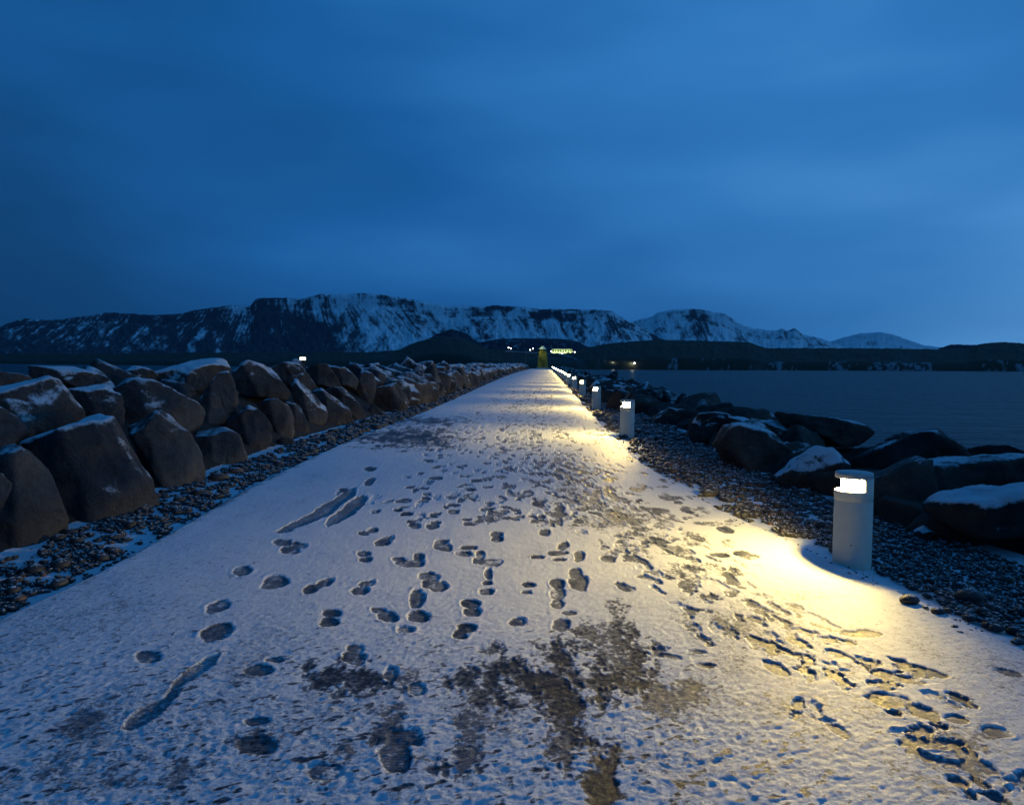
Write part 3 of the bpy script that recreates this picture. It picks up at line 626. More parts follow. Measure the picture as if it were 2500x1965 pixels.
rightb = [
 (cE([(920, 560), (1010, 490), (1150, 480), (1480, 415), (1650, 428), (1830, 410), (1950, 560), (1950, 800), (1600, 835), (1160, 760), (1040, 705), (955, 640)]), 1.8, 'large boulder with thick snow on top at the right picture edge', .22, (0, 1.0), 21),
 (cE([(590, 480), (920, 540), (1060, 690), (1200, 760), (1500, 820), (1900, 840), (1900, 1150), (1400, 1010), (1000, 880), (700, 760), (590, 690)]), 2.1, 'dark boulder shape added for the black shadow behind the nearest path light', -.8, (0, .2), 22),  # stands in for the black shadow under and between the boulders
 (cE([(560, 370), (700, 300), (900, 240), (1200, 200), (1500, 190), (1750, 200), (1850, 400), (1480, 470), (1000, 560), (800, 640), (600, 560)]), 2.7, 'long rounded dark boulder behind the nearest path light', -.22, (0, .5), 23),
 (cE([(330, 290), (560, 120), (780, 22), (1050, 0), (1125, 60), (1235, 130), (1270, 200), (900, 260), (650, 340), (480, 350)]), 3.4, 'broad peaked dark boulder against the sea above the nearest path light', -.3, (0, .5), 24),
 (cE([(1220, 130), (1450, 165), (1640, 140), (1850, 200), (1850, 300), (1400, 250)]), 3.6, 'low dark boulder against the sea at the right picture edge', -.3, (0, .5), 25),
 (cE([(870, 765), (950, 728), (1032, 780), (985, 835), (900, 825)]), 1.45, 'small snow-tipped stone behind the nearest path light', .1, (0, .8), 26),
 (cF([(1390, 595), (1480, 510), (1620, 405), (1760, 308), (1900, 340), (2050, 450), (2085, 500), (2050, 640), (1990, 860), (1700, 795), (1520, 755), (1430, 660)]), 1.85, 'pale snow-faced boulder left of the nearest path light', .22, (-.35, .9), 27),
 (cF([(880, 285), (1000, 125), (1150, 98), (1280, 130), (1400, 200), (1480, 330), (1610, 420), (1480, 520), (1390, 600), (1150, 595), (1090, 545), (970, 420)]), 1.8, 'large dark boulder with a snow-streaked left edge', -.2, (.1, .4), 28),
 (cF([(680, 200), (700, 110), (750, 38), (850, 28), (1000, 58), (1062, 85), (960, 200), (880, 290), (720, 300)]), 1.8, 'dark block topped by a bright sheet of snow', .05, (.0, .3), 29),
 (cF([(1000, 60), (1150, 80), (1290, 135), (1300, 180), (1150, 160), (1040, 120)]), 2.3, 'flat snow-topped rock beside the dark block', .25, (.0, 1.0), 30),
 (cF([(305, 112), (400, 20), (470, 0), (620, 20), (740, 50), (690, 150), (620, 255), (500, 235), (340, 155)]), 1.9, 'brown boulder with a crescent of snow right of the second path light', -.05, (.2, .4), 31),
 (cF([(1250, 105), (1380, 110), (1480, 135), (1700, 250), (1750, 310), (1620, 400), (1490, 335), (1400, 210)]), 2.9, 'dark boulder with small snow flecks above the pale snow-faced boulder', -.1, (0, .5), 32),
 (cF([(1380, 20), (1700, 50), (1800, 110), (1900, 65), (2050, 82), (2173, 112), (2300, 200), (2173, 300), (1900, 330), (1750, 265), (1480, 140)]), 3.6, 'wide black boulder on the outer bank left of the peaked dark boulder', -.4, (0, .5), 33),
 (cG([(1430, 870), (1560, 680), (1750, 580), (1950, 610), (2080, 760), (2100, 950), (1950, 1055), (1700, 1055), (1480, 1000)]), 1.9, 'round boulder lit from below right behind the second path light', -.15, (-.4, .3), 34),
 (cG([(1240, 740), (1330, 620), (1450, 500), (1590, 560), (1510, 720), (1400, 890), (1310, 870)]), 1.9, 'pointed brown boulder with snow wedges between the second and third path lights', .0, (-.2, .5), 35),
 (cG([(1010, 420), (1080, 370), (1180, 350), (1330, 358), (1410, 450), (1320, 540), (1230, 720), (1160, 760), (1100, 600)]), 1.95, 'grey boulder edged with snow behind the third path light', -.05, (-.3, .4), 36),
 (cG([(1400, 480), (1480, 410), (1620, 470), (1850, 540), (1830, 600), (1560, 600)]), 2.9, 'low boulder with a streak of blue snow beyond the second path light', .25, (-.3, 1.0), 37),
 (cG([(1850, 480), (2050, 560), (2250, 640), (2300, 760), (2150, 800), (1980, 720), (1880, 600)]), 3.2, 'dark boulder on the outer bank to the right of the second path light', .0, (-.3, .6), 38),
]
for k, (pl, D_, lab, sn_, tl, sd) in enumerate(rightb):
    cxp = min(sum(q[0] for q in pl) / len(pl), 2430)
    traced(pl, wallD(cxp, D_), lab, sn_, M_rock_dark, tilt=tl, seed=sd, group=GR, thick=1.1, p=50)

# prototypes for the rest of both banks
def proto_planes(rs, a, b, c_):
    pl = []
    for ax, hh_ in ((0, a), (1, b), (2, c_)):
        for sg in (-1, 1):
            n_ = np.zeros(3); n_[ax] = sg; n_ = unit(n_ + rs.normal(0, .16, 3)); pl.append((n_, hh_ * rs.uniform(.85, 1.05)))
    for _ in range(6):
        n_ = unit(rs.normal(0, 1, 3)); s_ = abs(n_[0]) * a + abs(n_[1]) * b + abs(n_[2]) * c_
        pl.append((n_, s_ * rs.uniform(.62, .80)))
    return pl
protos = []
for k in range(16):
    rs = np.random.default_rng(100 + k)
    protos.append(proto_planes(rs, rs.uniform(.46, .60), rs.uniform(.52, .78), rs.uniform(.46, .62)))
pm = {}
def proto_mesh(k, dark):
    if (k, dark) not in pm:
        v, f = rock_shape(protos[k], 4, p=50, namp=.06, seed=200 + k)
        o = mesh_np('boulder', v, f, M_rock_dark if dark else M_rock); pm[(k, dark)] = o.data; bpy.data.objects.remove(o)
    return pm[(k, dark)]
ordn = ['nearest', 'second', 'third', 'fourth', 'fifth', 'sixth', 'seventh', 'eighth', 'ninth', 'tenth', 'eleventh', 'twelfth', 'thirteenth', 'fourteenth', 'fifteenth', 'sixteenth', 'seventeenth', 'eighteenth', 'nineteenth']
spots = []
def row(side, off, z0, step, y0, sc, name, dark, y1=END + 4, jz=.10):
    yv = y0
    while yv < y1:
        s_ = sc * random.uniform(.82, 1.18)
        xv = (float(Lx(yv)) - off) if side < 0 else (float(Rx(yv)) + off)
        spots.append((side, xv + random.uniform(-.14, .14), yv, float(g(yv)) + z0 + random.uniform(-jz, jz), s_, name, dark))
        yv += step * s_ / sc * random.uniform(.88, 1.1)
row(-1, 1.32, .34, 1.0, 23.5, .92, 'left lower course', False)
row(-1, 2.15, .80, 1.12, 24.0, .86, 'left upper course', False, jz=.08)
row(-1, 3.35, .66, 1.35, 7.5, .95, 'left wall crest', False, jz=.05)
row(-1, 1.0, .06, 2.6, 24, .38, 'gravel under the left wall', False, y1=90, jz=.03)
row(-1, 5.2, .30, 1.6, 5.0, 1.1, 'left outer slope', True, y1=120)
row(1, 1.45, .02, .95, 22.5, .84, 'right inner row', True, jz=.10)
row(1, 2.15, -.16, .9, 7.5, .86, 'right inner row', True, y1=22, jz=.08)
row(1, 3.0, -.30, .95, 7.0, 1.0, 'right middle row', True, y1=20, jz=.08)
row(1, 2.9, -.05, 1.25, 20.5, .95, 'right middle row', True, jz=.12)
row(1, 4.2, -.55, 1.4, 7.0, 1.05, 'right outer row', True, jz=.12)
row(1, 5.8, -1.35, 1.6, 6.0, 1.15, 'right lowest row', True, y1=110, jz=.12)

spots.sort(key=lambda s_: s_[2] / s_[4])
placed = []
NIND = 288 - len(leftb) - len(rightb)
acc_v, acc_f, acc_n = {False: [], True: []}, {False: [], True: []}, {False: 0, True: 0}
for i, (side, xv, yv, zv, s_, name, dark) in enumerate(spots):
    k = random.randrange(16); rot = Matrix.Rotation(random.uniform(0, 6.28), 3, 'Z') @ Matrix.Rotation(random.gauss(0, .45), 3, 'X') @ Matrix.Rotation(random.gauss(0, .45), 3, 'Y')
    if side < 0 and 'lower' in name: sq = (1, 1, 1.12)
    else: sq = (1, 1, 1)
    if i < NIND:
        o = bpy.data.objects.new('boulder', proto_mesh(k, dark)); S.collection.objects.link(o)
        o.matrix_world = Matrix.Translation((xv, yv, zv)) @ rot.to_4x4() @ Matrix.Diagonal((s_, s_, s_ * sq[2], 1))
        o['snowiness'] = random.uniform(-.25, .08) if side < 0 else (random.uniform(-.60, -.12) if yv > 22 else random.uniform(-.75, -.35))
        kk = min(18, max(0, round((yv - 6.1) / 9.3))); placed.append((name, kk, yv, s_, o))
    else:
        v, f = ICO[3] if yv < 90 else ICO[2]
        sv = np.zeros(len(v))
        for n_, h_ in protos[k]: sv += np.clip(v @ n_ / h_, 0, None) ** 26
        Vv = v * (sv ** (-1 / 26))[:, None] * s_
        Vv = Vv @ np.array(rot).T + np.array([xv, yv, zv])
        acc_v[dark].append(Vv); acc_f[dark].append(f + acc_n[dark]); acc_n[dark] += len(Vv)
for dark in (False, True):
    o = mesh_np('boulders', np.concatenate(acc_v[dark]), np.concatenate(acc_f[dark]), M_rock_dark if dark else M_rock); o['snowiness'] = -.3 if dark else -.02
    tag(o, 'far boulders dwindling along the %s' % ('right sea bank' if dark else 'left wall'), 'boulders', kind='stuff')
for q in range(10):                               # the wall goes on beside and behind the camera
    yv = 5.4 - (q // 2) * 1.15; o = bpy.data.objects.new('boulder', proto_mesh((q * 5) % 16, False)); S.collection.objects.link(o)
    s_ = random.uniform(.95, 1.15); up_ = q % 2
    o.matrix_world = Matrix.Translation((float(Lx(yv)) - (2.25 if up_ else 1.55), yv - .5 * up_, float(g(yv)) + (.92 if up_ else .32))) @ Matrix.Rotation(random.uniform(0, 6.28), 4, 'Z') @ Matrix.Diagonal((s_, s_, s_ * 1.1, 1))
    o['snowiness'] = 0.0
    tag(o, '%s %s-course boulder beyond the left picture edge, counted back past the camera' % (['first', 'second', 'third', 'fourth', 'fifth'][q // 2], 'upper' if up_ else 'lower'), 'boulder', 'boulders beside the camera')
from itertools import groupby
placed.sort(key=lambda q: (q[0], q[1], q[2]))
for (nm, kk), gg in groupby(placed, key=lambda q: (q[0], q[1])):
    gg = list(gg)
    for q, (_, _, _, s_, o) in enumerate(gg):
        tag(o, '%s %s boulder in the %s by the %s bollard light' % (ordn[q], 'big' if s_ > .98 else ('small' if s_ < .5 else 'grey'), nm, ordn[kk]), 'boulder', 'boulders in the ' + nm)
print('boulder spots', len(spots))

# ---------------------------------------------------------------- path lights
RAD, HT = .150, .78
def revolve(prof_, a0, a1, n, closed):
    V_, F_ = [], []; m_ = len(prof_)
    for i in range(n + (0 if closed else 1)):
        a = a0 + (a1 - a0) * i / n
        for r_, z_ in prof_: V_.append((r_ * math.cos(a), r_ * math.sin(a), z_))
    cnt = n + (0 if closed else 1)
    for i in range(n):
        j = (i + 1) % cnt
        for q in range(m_ - 1): F_.append((i * m_ + q, j * m_ + q, j * m_ + q + 1, i * m_ + q + 1))
    if not closed:
        pass
    return V_, F_
def make_light():
    root = empty('path_light', (0, 0, 0))
    # tube body with a shallow joint groove and a floor below the lamp opening
    pr = [(RAD, -.12), (RAD, .545), (RAD - .004, .549), (RAD - .004, .555), (RAD, .559), (RAD, .632), (RAD - .003, .636), (RAD - .022, .636), (RAD - .022, .60), (.001, .60)]
    V_, F_ = revolve(pr, 0, 2 * math.pi, 64, True)
    mesh_np('post', V_, F_, M_conc, root)
    # solid back of the lamp opening (opening of about 205 degrees faces the path)
    a0, a1 = math.radians(-78), math.radians(78)
    pr = [(RAD, .634), (RAD, .7405), (RAD - .03, .7405), (RAD - .03, .602), (RAD, .634)]
    V_, F_ = revolve(pr, a0, a1, 28, False); nf = len(V_)
    F_ = [tuple(q) for q in F_] + [(0, 1, 2, 3), tuple(nf - 5 + q for q in (3, 2, 1, 0))]
    mesh_np('shield', V_, F_, M_conc, root, smooth_sh=False)
    pr = [(.001, .741), (RAD - .007, .741), (RAD - .003, .744), (RAD - .003, .782), (RAD - .008, .786), (.001, .789)]
    V_, F_ = revolve(pr, 0, 2 * math.pi, 64, True); mesh_np('cap', V_, F_, M_capm, root)
    pr = [(.098, .601), (.098, .7405)]
    V_, F_ = revolve(pr, 0, 2 * math.pi, 40, True); mesh_np('diffuser', V_, F_, M_glow, root)
    bm = bmesh.new(); bmesh.ops.create_uvsphere(bm, u_segments=10, v_segments=6, radius=.006, matrix=Matrix.Translation((-.074, -.1305, .20)))
    bm_obj('screw', bm, M_core, root)
    ld = bpy.data.lights.new('lamp', 'POINT'); ld.energy = LAMP_W; ld.color = WARM; ld.shadow_soft_size = .012
    # lens of the fitting throws more light outward than straight down
    ld.use_nodes = True; lt = ld.node_tree; em = lt.nodes['Emission']
    gi = nd(lt, 'ShaderNodeNewGeometry'); sx = nd(lt, 'ShaderNodeSeparateXYZ'); lt.links.new(gi.outputs['Incoming'], sx.inputs[0])
    pw = mth(lt, 'POWER', mth(lt, 'ADD', mth(lt, 'ABSOLUTE', sx.outputs[2]), .05), -1.25)
    pw = mth(lt, 'MULTIPLY', pw, rng_(lt, mth(lt, 'ABSOLUTE', sx.outputs[2]), .03, .24, .05, 1.0))
    pw = mth(lt, 'MULTIPLY', pw, rng_(lt, sx.outputs[0], .24, -.35, .0, 1.0))
    lt.links.new(pw, em.inputs['Strength'])
    lo = bpy.data.objects.new('lamp', ld); S.collection.objects.link(lo); lo.parent = root; lo.location = (-.107, 0, .733)
    return root
pl0 = make_light()
def copy_tree(o, parent=None):
    c_ = o.copy(); S.collection.objects.link(c_); c_.parent = parent
    for ch in o.children: copy_tree(ch, c_)
    return c_
lights = []
for k in range(19):
    Dk = 6.13 + 9.3 * k
    if k == 0: xk = 2.86
    else: xk = 2.413 + .0445 * (Dk - 15.5)
    src = pl0 if k == 0 else copy_tree(pl0)
    src.location = (xk, Dk, float(g(Dk)) - .015); src.rotation_euler = (0, 0, random.uniform(-.05, .05) if k else .02)
    if k: src.rotation_euler[0] = random.uniform(-.012, .012); src.rotation_euler[1] = random.uniform(-.012, .012)
    lab = {0: 'nearest lit grey bollard light at the path edge, large in the right foreground',
           18: 'farthest lit bollard light, at the end of the row by the yellow tower'}.get(k, '%s lit bollard light of the row along the path, counted from the camera' % ordn[k])
    tag(src, lab, 'bollard light', 'lit bollard lights along the path')

# straws by the first light
M_straw = simple('dry_straw', (.42, .34, .22), .8)
for j, (qx, qy, hgt, lean) in enumerate(((2112, 1405, .085, -.02), (2130, 1420, .07, .004), (2116, 1412, .04, .02))):
    P_ = gp(qx, qy); bm = bmesh.new()
    box(bm, Vector((lean * .5, 0, hgt / 2)), (.0028, .0028, hgt)); 
    for v_ in bm.verts:
        if v_.co.z > hgt / 2: v_.co.x += lean
    o = bm_obj('grass_straw', bm, M_straw); o.location = tuple(P_)
    tag(o, ['tall dry straw poking out of the snow at the foot of the nearest path light', 'shorter upright dry straw right of the tall straw', 'short bent dry straw between the two upright straws'][j], 'straw', 'dry straws by the nearest path light')
# lone dark pebbles on the path
for j, (qx, qy, s_) in enumerate(((910, 1083, .022), (2220, 1475, .05), (2290, 1500, .035), (1757, 1243, .03))):
    v, f = ICO[2]; P_ = gp(qx, qy); vv = v * (1 + .2 * rng.random((len(v), 1))) * np.array([1.2, .9, .75]) * s_
    o = mesh_np('stone', vv, f, M_grav, attrs={'tone': np.full(len(v), .3)}); o.location = (P_[0], P_[1], P_[2] + s_ * .6)
    tag(o, ['single tiny dark stone on the icy left side of the path', 'biggest dark chip at the snow edge right of the nearest path light', 'brown chip at the snow edge beyond the biggest dark chip', 'brown stone at the snow edge left of the nearest path light'][j], 'stone')

# ---------------------------------------------------------------- yellow tower at the end
M_yel = simple('yellow_paint', (.50, .33, .035), .7, .15, 3); M_yel2 = simple('orange_paint', (.42, .20, .03), .7, .2, 3)
M_white = simple('white_paint', (.62, .66, .58), .6, .08, 3)
M_darkg = simple('dark_glass', (.02, .03, .03), .2)
tx, ty = at(1324.5, 896, 207)[[0, 1]]
tw = empty('lighthouse', (tx, ty, 0)); tag(tw, 'small yellow tapered harbour lighthouse at the far end of the path', 'lighthouse')
bm = bmesh.new(); bmesh.ops.create_cone(bm, cap_ends=True, segments=4, radius1=1.45 * 1.414, radius2=1.02 * 1.414, depth=4.4, matrix=Matrix.Translation((0, 0, 2.2 + .25)) @ Matrix.Rotation(math.pi / 4, 4, 'Z'))
bm_obj('tower_body', bm, M_yel, tw, bevel=.05)
bm = bmesh.new(); box(bm, Vector((0, 0, .1)), (3.4, 3.4, .5)); bm_obj('plinth', bm, M_conc, tw, bevel=.03)
bm = bmesh.new(); box(bm, Vector((-.75, -1.36, 2.9)), (.5, .12, .8)); bm_obj('window', bm, M_yel2, tw)
bm = bmesh.new(); box(bm, Vector((.15, -1.43, 1.35)), (.75, .14, 2.1)); dr = bm_obj('door', bm, M_yel2, tw, bevel=.01)
bm = bmesh.new(); cyl(bm, (0, 0, 4.65), 1.25, 1.25, .16, 8); bm_obj('gallery', bm, M_yel, tw)
bm = bmesh.new(); cyl(bm, (0, 0, 4.81), .78, .78, .62, 8); bm_obj('lantern', bm, M_yel, tw)
bm = bmesh.new(); cyl(bm, (0, 0, 5.43), 1.12, .30, .85, 8); bm_obj('lantern_roof', bm, M_white, tw)
bm = bmesh.new()
for s_ in (-1, 1): box(bm, Vector((s_ * .3, -.80, 5.1)), (.28, .08, .34))
bm_obj('pane', bm, M_darkg, tw)
ld = bpy.data.lights.new('lamp', 'POINT'); ld.energy = 160; ld.color = (.75, 1, .45); ld.shadow_soft_size = .2
lo = bpy.data.objects.new('lamp', ld); S.collection.objects.link(lo); lo.parent = tw; lo.location = (-1.6, -2.2, 6.9)

# ---------------------------------------------------------------- sea
bm = bmesh.new(); bmesh.ops.create_grid(bm, x_segments=1, y_segments=1, size=30000)
sea = bm_obj('sea', bm, M_sea); sea.location = (0, 20000, -3.0); tag(sea, kind='structure')

# ---------------------------------------------------------------- far land
HOR = lambda px: 887 + (px - 1350) * ROLL * 1.0
def ridge(name, pts, Dr, Db, nu, nv, material, zb=-3.4, shape=1.5, amp=0.0, snowfn=None, jag=0.0, seed=0, fr=1.0, shelf=.25):
    px = np.linspace(pts[0][0], pts[-1][0], nu)
    top = np.interp(px, [q[0] for q in pts], [q[1] for q in pts])
    for _ in range(2): top[1:-1] = (top[:-2] + 2 * top[1:-1] + top[2:]) / 4
    Drr = Dr if np.isscalar(Dr) else np.interp(px, *Dr); Dbb = Db if np.isscalar(Db) else np.interp(px, *Db)
    Drr = np.broadcast_to(Drr, px.shape); Dbb = np.broadcast_to(Dbb, px.shape)
    H = CAM[2] + (HOR(px) - top) / F_PX * Drr + jag * (fbm2(px * .12, px * 0, 4, seed) )
    v = np.concatenate([np.linspace(0, 1, nv), 1 + np.array([.05, .2, .5, 1.0]) * shelf * 2])
    U = np.repeat(px[None], len(v), 0); Vv = np.repeat(v[:, None], nu, 1)
    D_ = Dbb[None] + (Drr - Dbb)[None] * Vv
    s_ = np.where(Vv <= 1, shape_fn(Vv, shape), 1 - (Vv - 1) * .8)
    Z_ = zb + (H[None] - zb) * s_
    env = np.clip(Vv, 0, 1) * np.clip(1 - Vv, 0, 1) * 4
    if amp: Z_ = Z_ + amp * env * (fbm2(U * .03 * fr + Vv * 2.0, Vv * 5, 5, seed + 3)) + amp * .5 * env * fbm2(U * .12 * fr, Vv * 12, 4, seed + 8)
    dirx = (U - CX) / F_PX
    P_ = np.stack([dirx * D_, D_, Z_], -1)
    Wz = np.where(Vv > 1, Vv, np.clip((Z_ - zb) / np.maximum(H[None] - zb, 1), 0, 1)) if shape == 'cliff' else Vv
    sn_ = snowfn(U, Wz, Z_) if snowfn else np.zeros_like(U)
    o = mesh_np(name, P_.reshape(-1, 3), grid_faces(len(v), nu), material, attrs={'snow': np.clip(sn_, 0, 1)})
    return o, (px, Dbb, Drr, H)
def shape_fn(v, sh):
    if sh == 'cliff': return np.interp(v, [0, .25, .5, .72, .80, .90, .94, 1.0], [0, .10, .27, .52, .70, .78, .95, 1.0])
    if sh == 'isle': return np.interp(v, [0, .02, .05, .4, .8, 1.0], [0, .16, .28, .62, .92, 1.0])
    return v ** sh

main_pts = [(-500, 850), (-250, 830), (-80, 812), (0, 802), (23, 790), (64, 778), (92, 781), (138, 782), (207, 773), (262, 764), (322, 766.5), (382, 770), (442, 767), (483, 757), (543, 749), (575, 745),
            (612, 748), (621, 737.5), (630, 730), (672, 728), (736, 730.6), (764, 724), (791, 717), (806, 721), (874, 716), (920, 718), (974, 726), (1029, 737), (1084, 747), (1158, 748), (1213, 746), (1268, 750),
            (1323, 756), (1452, 756.6), (1489, 760), (1518, 776), (1560, 800), (1620, 830), (1700, 870), (1760, 884)]
def streaks(U, V, lean, sd, k=1.0):
    """snow lying in gullies: forked, warped lines that run down the slope"""
    Uw = U + lean * V * 3.0 + 8 * fbm2(U * .03, V * 3.5, 3, sd + 7) + 3 * fbm2(U * .12, V * 12, 2, sd + 9)
    r1 = 1 - 2 * np.abs(fbm2(Uw * .085 * k, V * 1.6, 2, sd)); r2 = 1 - 2 * np.abs(fbm2(Uw * .24 * k, V * 3.0, 2, sd + 3))
    return r1 * .55 + r2 * .45 - .55
def snow_main(U, V, Z):
    cover = np.interp(U, [-500, 0, 250, 500, 590, 640, 700, 760, 820, 900, 1000, 1150, 1300, 1450, 1760], [-.60, -.58, -.42, -.28, -.05, -.50, -.12, .18, .50, .58, .52, .44, .42, .34, .35])
    cover = cover + np.where(U < 950, -.70 * smooth(.78, .30, V + (U - 800) * .0022) * smooth(560, 700, U), 0) - .12 * smooth(.35, .05, V)
    lean = np.interp(U, [-500, 500, 700, 900, 1300, 1760], [-44, -38, 4, 46, 22, 12])
    st = streaks(U, V, lean, 310); big = fbm2(U * .012, V * 2.2, 3, 350); iso = fbm2(U * .045, V * 7, 5, 360, .62); fine = fbm2(U * .22, V * 30, 3, 365)
    wst = np.clip(.35 + 1.1 * smooth(.25, .55, V) * smooth(1.0, .85, V), 0, 1.3) * np.interp(U, [0, 700, 1000, 1760], [1.7, 1.3, 1.1, .7])
    band = fbm2(U * .018, V * 36, 3, 370) * smooth(.62, .80, V)
    rockband = -.75 * smooth(.76, .82, V) * smooth(.995, .95, V) * smooth(-.15, .35, fbm2(U * .03, V * 2, 3, 390)) * smooth(700, 1050, U)
    q = cover + .68 * wst * st + .50 * big + .95 * iso + .40 * fine + .55 * band + rockband
    return smooth(-.38, .52, q) * (.82 + .18 * smooth(-.5, .3, iso))
def snow_mid(U, V, Z):
    st = streaks(U, V, 24, 410, 1.3); iso = fbm2(U * .06, V * 8, 5, 430, .62); band = fbm2(U * .03, V * 34, 3, 470) * smooth(.55, .8, V)
    dk = -.75 * np.exp(-((U - 1695 - (1 - V) * 40) / 30) ** 2) * smooth(.25, .6, V)
    return smooth(-.62, .35, .30 + .55 * st + .95 * iso + .6 * band + dk)
def snow_far(U, V, Z):
    return smooth(-.6, .1, .25 + .5 * streaks(U, V, 20, 500, 2) + .6 * fbm2(U * .06, V * 8, 5, 530, .6))
_, _ = tag(ridge('mountain', main_pts, 9500, 7200, 1500, 150, M_mtn, shape='cliff', amp=60, snowfn=snow_main, jag=10, seed=300)[0], 'long flat-topped mountain ridge streaked with snow behind the left and middle of the bay', 'mountain', kind='structure'), 0
mid_pts = [(1430, 880), (1500, 812), (1540, 786), (1592, 773), (1606, 762), (1640, 757), (1684, 755), (1716, 758), (1767, 768), (1795, 787), (1836, 803), (1859, 804), (1877, 808), (1897, 805), (1905, 802), (1918, 808), (1935, 802), (1960, 817), (2006, 828), (2040, 840), (2100, 868), (2160, 884)]
tag(ridge('mountain', mid_pts, 13000, 9800, 700, 110, M_mtn, shape='cliff', amp=60, snowfn=snow_mid, jag=10, seed=400)[0], 'snowy table-topped mountain right of the long ridge', 'mountain', kind='structure')
far_pts = [(1940, 884), (1990, 850), (2029, 833), (2052, 825), (2098, 814), (2144, 811), (2176, 817), (2213, 830), (2255, 844), (2296, 848), (2500, 862), (2700, 880)]
tag(ridge('mountain', far_pts, 21000, 17000, 400, 60, M_mtn, shape='cliff', amp=60, snowfn=snow_far, jag=12, seed=500)[0], 'far white dome-shaped mountain at the right of the horizon', 'mountain', kind='structure')
but_pts = [(2255, 884), (2290, 850), (2319, 841), (2370, 842), (2430, 846), (2600, 850), (2750, 880)]
tag(ridge('mountain', but_pts, 8000, 6500, 200, 40, M_blue, shape='cliff', amp=20, jag=5, seed=560)[0], 'small flat dark butte behind the right headland', 'mountain', kind='structure')
hb_pts = [(1020, 880), (1045, 828), (1065, 816), (1102, 803), (1139, 814), (1158, 832), (1172, 836), (1213, 828), (1270, 826), (1342, 827), (1385, 829), (1415, 836), (1440, 850), (1490, 880)]
tag(ridge('hill', hb_pts, 3200, 2400, 300, 40, M_blue, shape='isle', amp=8, jag=2, seed=600, snowfn=lambda U, V, Z: smooth(.25, .6, fbm2(U * .08, V * 6, 4, 610)) * .35)[0], kind='structure')

isle_pts = [(-700, 866), (0, 864), (300, 863), (450, 861), (900, 860), (973, 855), (1010, 837), (1047, 827), (1084, 822), (1121, 825), (1158, 838), (1194, 853), (1268, 858), (1340, 862), (1400, 860), (1434, 848), (1489, 838),
            (1569, 832), (1615, 830), (1700, 832), (1822, 835), (1868, 850), (2098, 850), (2291, 853), (2360, 853), (2383, 841), (2410, 837), (2448, 835), (2500, 839), (3100, 850)]
def snow_isle(U, V, Z):
    c_ = smooth(.30, .5, fbm2(U * .02, V * 3, 3, 710) + .8 * fbm2(U * .12, V * 110, 3, 720)) * smooth(.09, .03, V) * smooth(1350, 1700, U) * .45
    return c_ + smooth(.3, .8, fbm2(U * .02, V * 8, 5, 730)) * .07
isle, (ipx, iDb, iDr, iH) = ridge('island', isle_pts, ([-700, 900, 1500, 3100], [1500, 1150, 950, 1000]), ([-700, 0, 500, 1200, 1500, 2500, 3100], [950, 900, 700, 520, 560, 640, 640]), 1300, 90, M_isle, shape='isle', amp=1.4, jag=.7, seed=700, snowfn=snow_isle, fr=2)
tag(isle, kind='structure')
def isle_z(px, D_):
    b_ = np.interp(px, ipx, iDb); r_ = np.interp(px, ipx, iDr); H_ = np.interp(px, ipx, iH)
    v = (D_ - b_) / (r_ - b_)
    return -3.4 + (H_ + 3.4) * float(shape_fn(np.array([min(max(v, 0), 1)]), 'isle')[0])
def hit(px, py):
    b_ = float(np.interp(px, ipx, iDb)); r_ = float(np.interp(px, ipx, iDr)); el_ = (HOR(px) - py) / F_PX
    for D_ in np.linspace(b_, r_, 400):
        if CAM[2] + el_ * D_ <= isle_z(px, D_): break
    return D_, isle_z(px, D_)
# snowy track across the island
M_track = simple('packed_snow', (.45, .46, .48), .8, .2, 2)
for pts_ in ([(1233, 860), (1250, 860.5), (1270, 862), (1300, 863.5), (1312, 864)], [(1334, 866), (1350, 866.6), (1368, 869), (1385, 873), (1398, 877), (1408, 882)]):
    V_ = []
    for qx, qy in pts_:
        for dy in (.45, -.45):
            D_, z_ = hit(qx, qy + dy); V_.append(((qx - CX) / F_PX * D_, D_, z_ + 1.2))
    n_ = len(pts_); tag(mesh_np('track', V_, [(2 * i, 2 * i + 2, 2 * i + 3, 2 * i + 1) for i in range(n_ - 1)], M_track), kind='structure')

# floodlit house
M_wall = simple('cream_wall', (.62, .64, .50), .8, .05, .5); M_roof = simple('dark_roof', (.03, .035, .05), .7)
Dh = 880.0; z0 = isle_z(1370, Dh); xl = (1345.6 - CX) / F_PX * Dh; xr = (1396.5 - CX) / F_PX * Dh; z0 = CAM[2] + (HOR(1370) - 863) / F_PX * Dh
hx = (xl + xr) / 2; wdt = xr - xl
hs = empty('house', (hx, Dh, z0)); tag(hs, 'long pale floodlit house with arches of light on the island behind the tower', 'house')
bm = bmesh.new(); box(bm, Vector((0, 4, 1.6)), (wdt, 8, 7.2)); bm_obj('wall', bm, M_wall, hs)
bm = bmesh.new(); box(bm, Vector((0, 4, 5.5)), (wdt + .8, 8.8, .6)); 
for v_ in bm.verts:
    if v_.co.z > 5.5: v_.co.y = 4 + (v_.co.y - 4) * .2; v_.co.z += 1.0
bm_obj('roof', bm, M_roof, hs)
for k in range(8):
    xx = -wdt / 2 + wdt * (k + .5) / 8 + (.35 if k % 2 else -.35) * -1
    bm = bmesh.new(); box(bm, Vector((xx, -.03, 2.7)), (1.5, .16, 2.6)); w_ = bm_obj('window', bm, M_darkg, hs)
bm = bmesh.new(); box(bm, Vector((0, -.04, .2)), (1.5, .18, 3.4)); bm_obj('door', bm, M_darkg, hs)
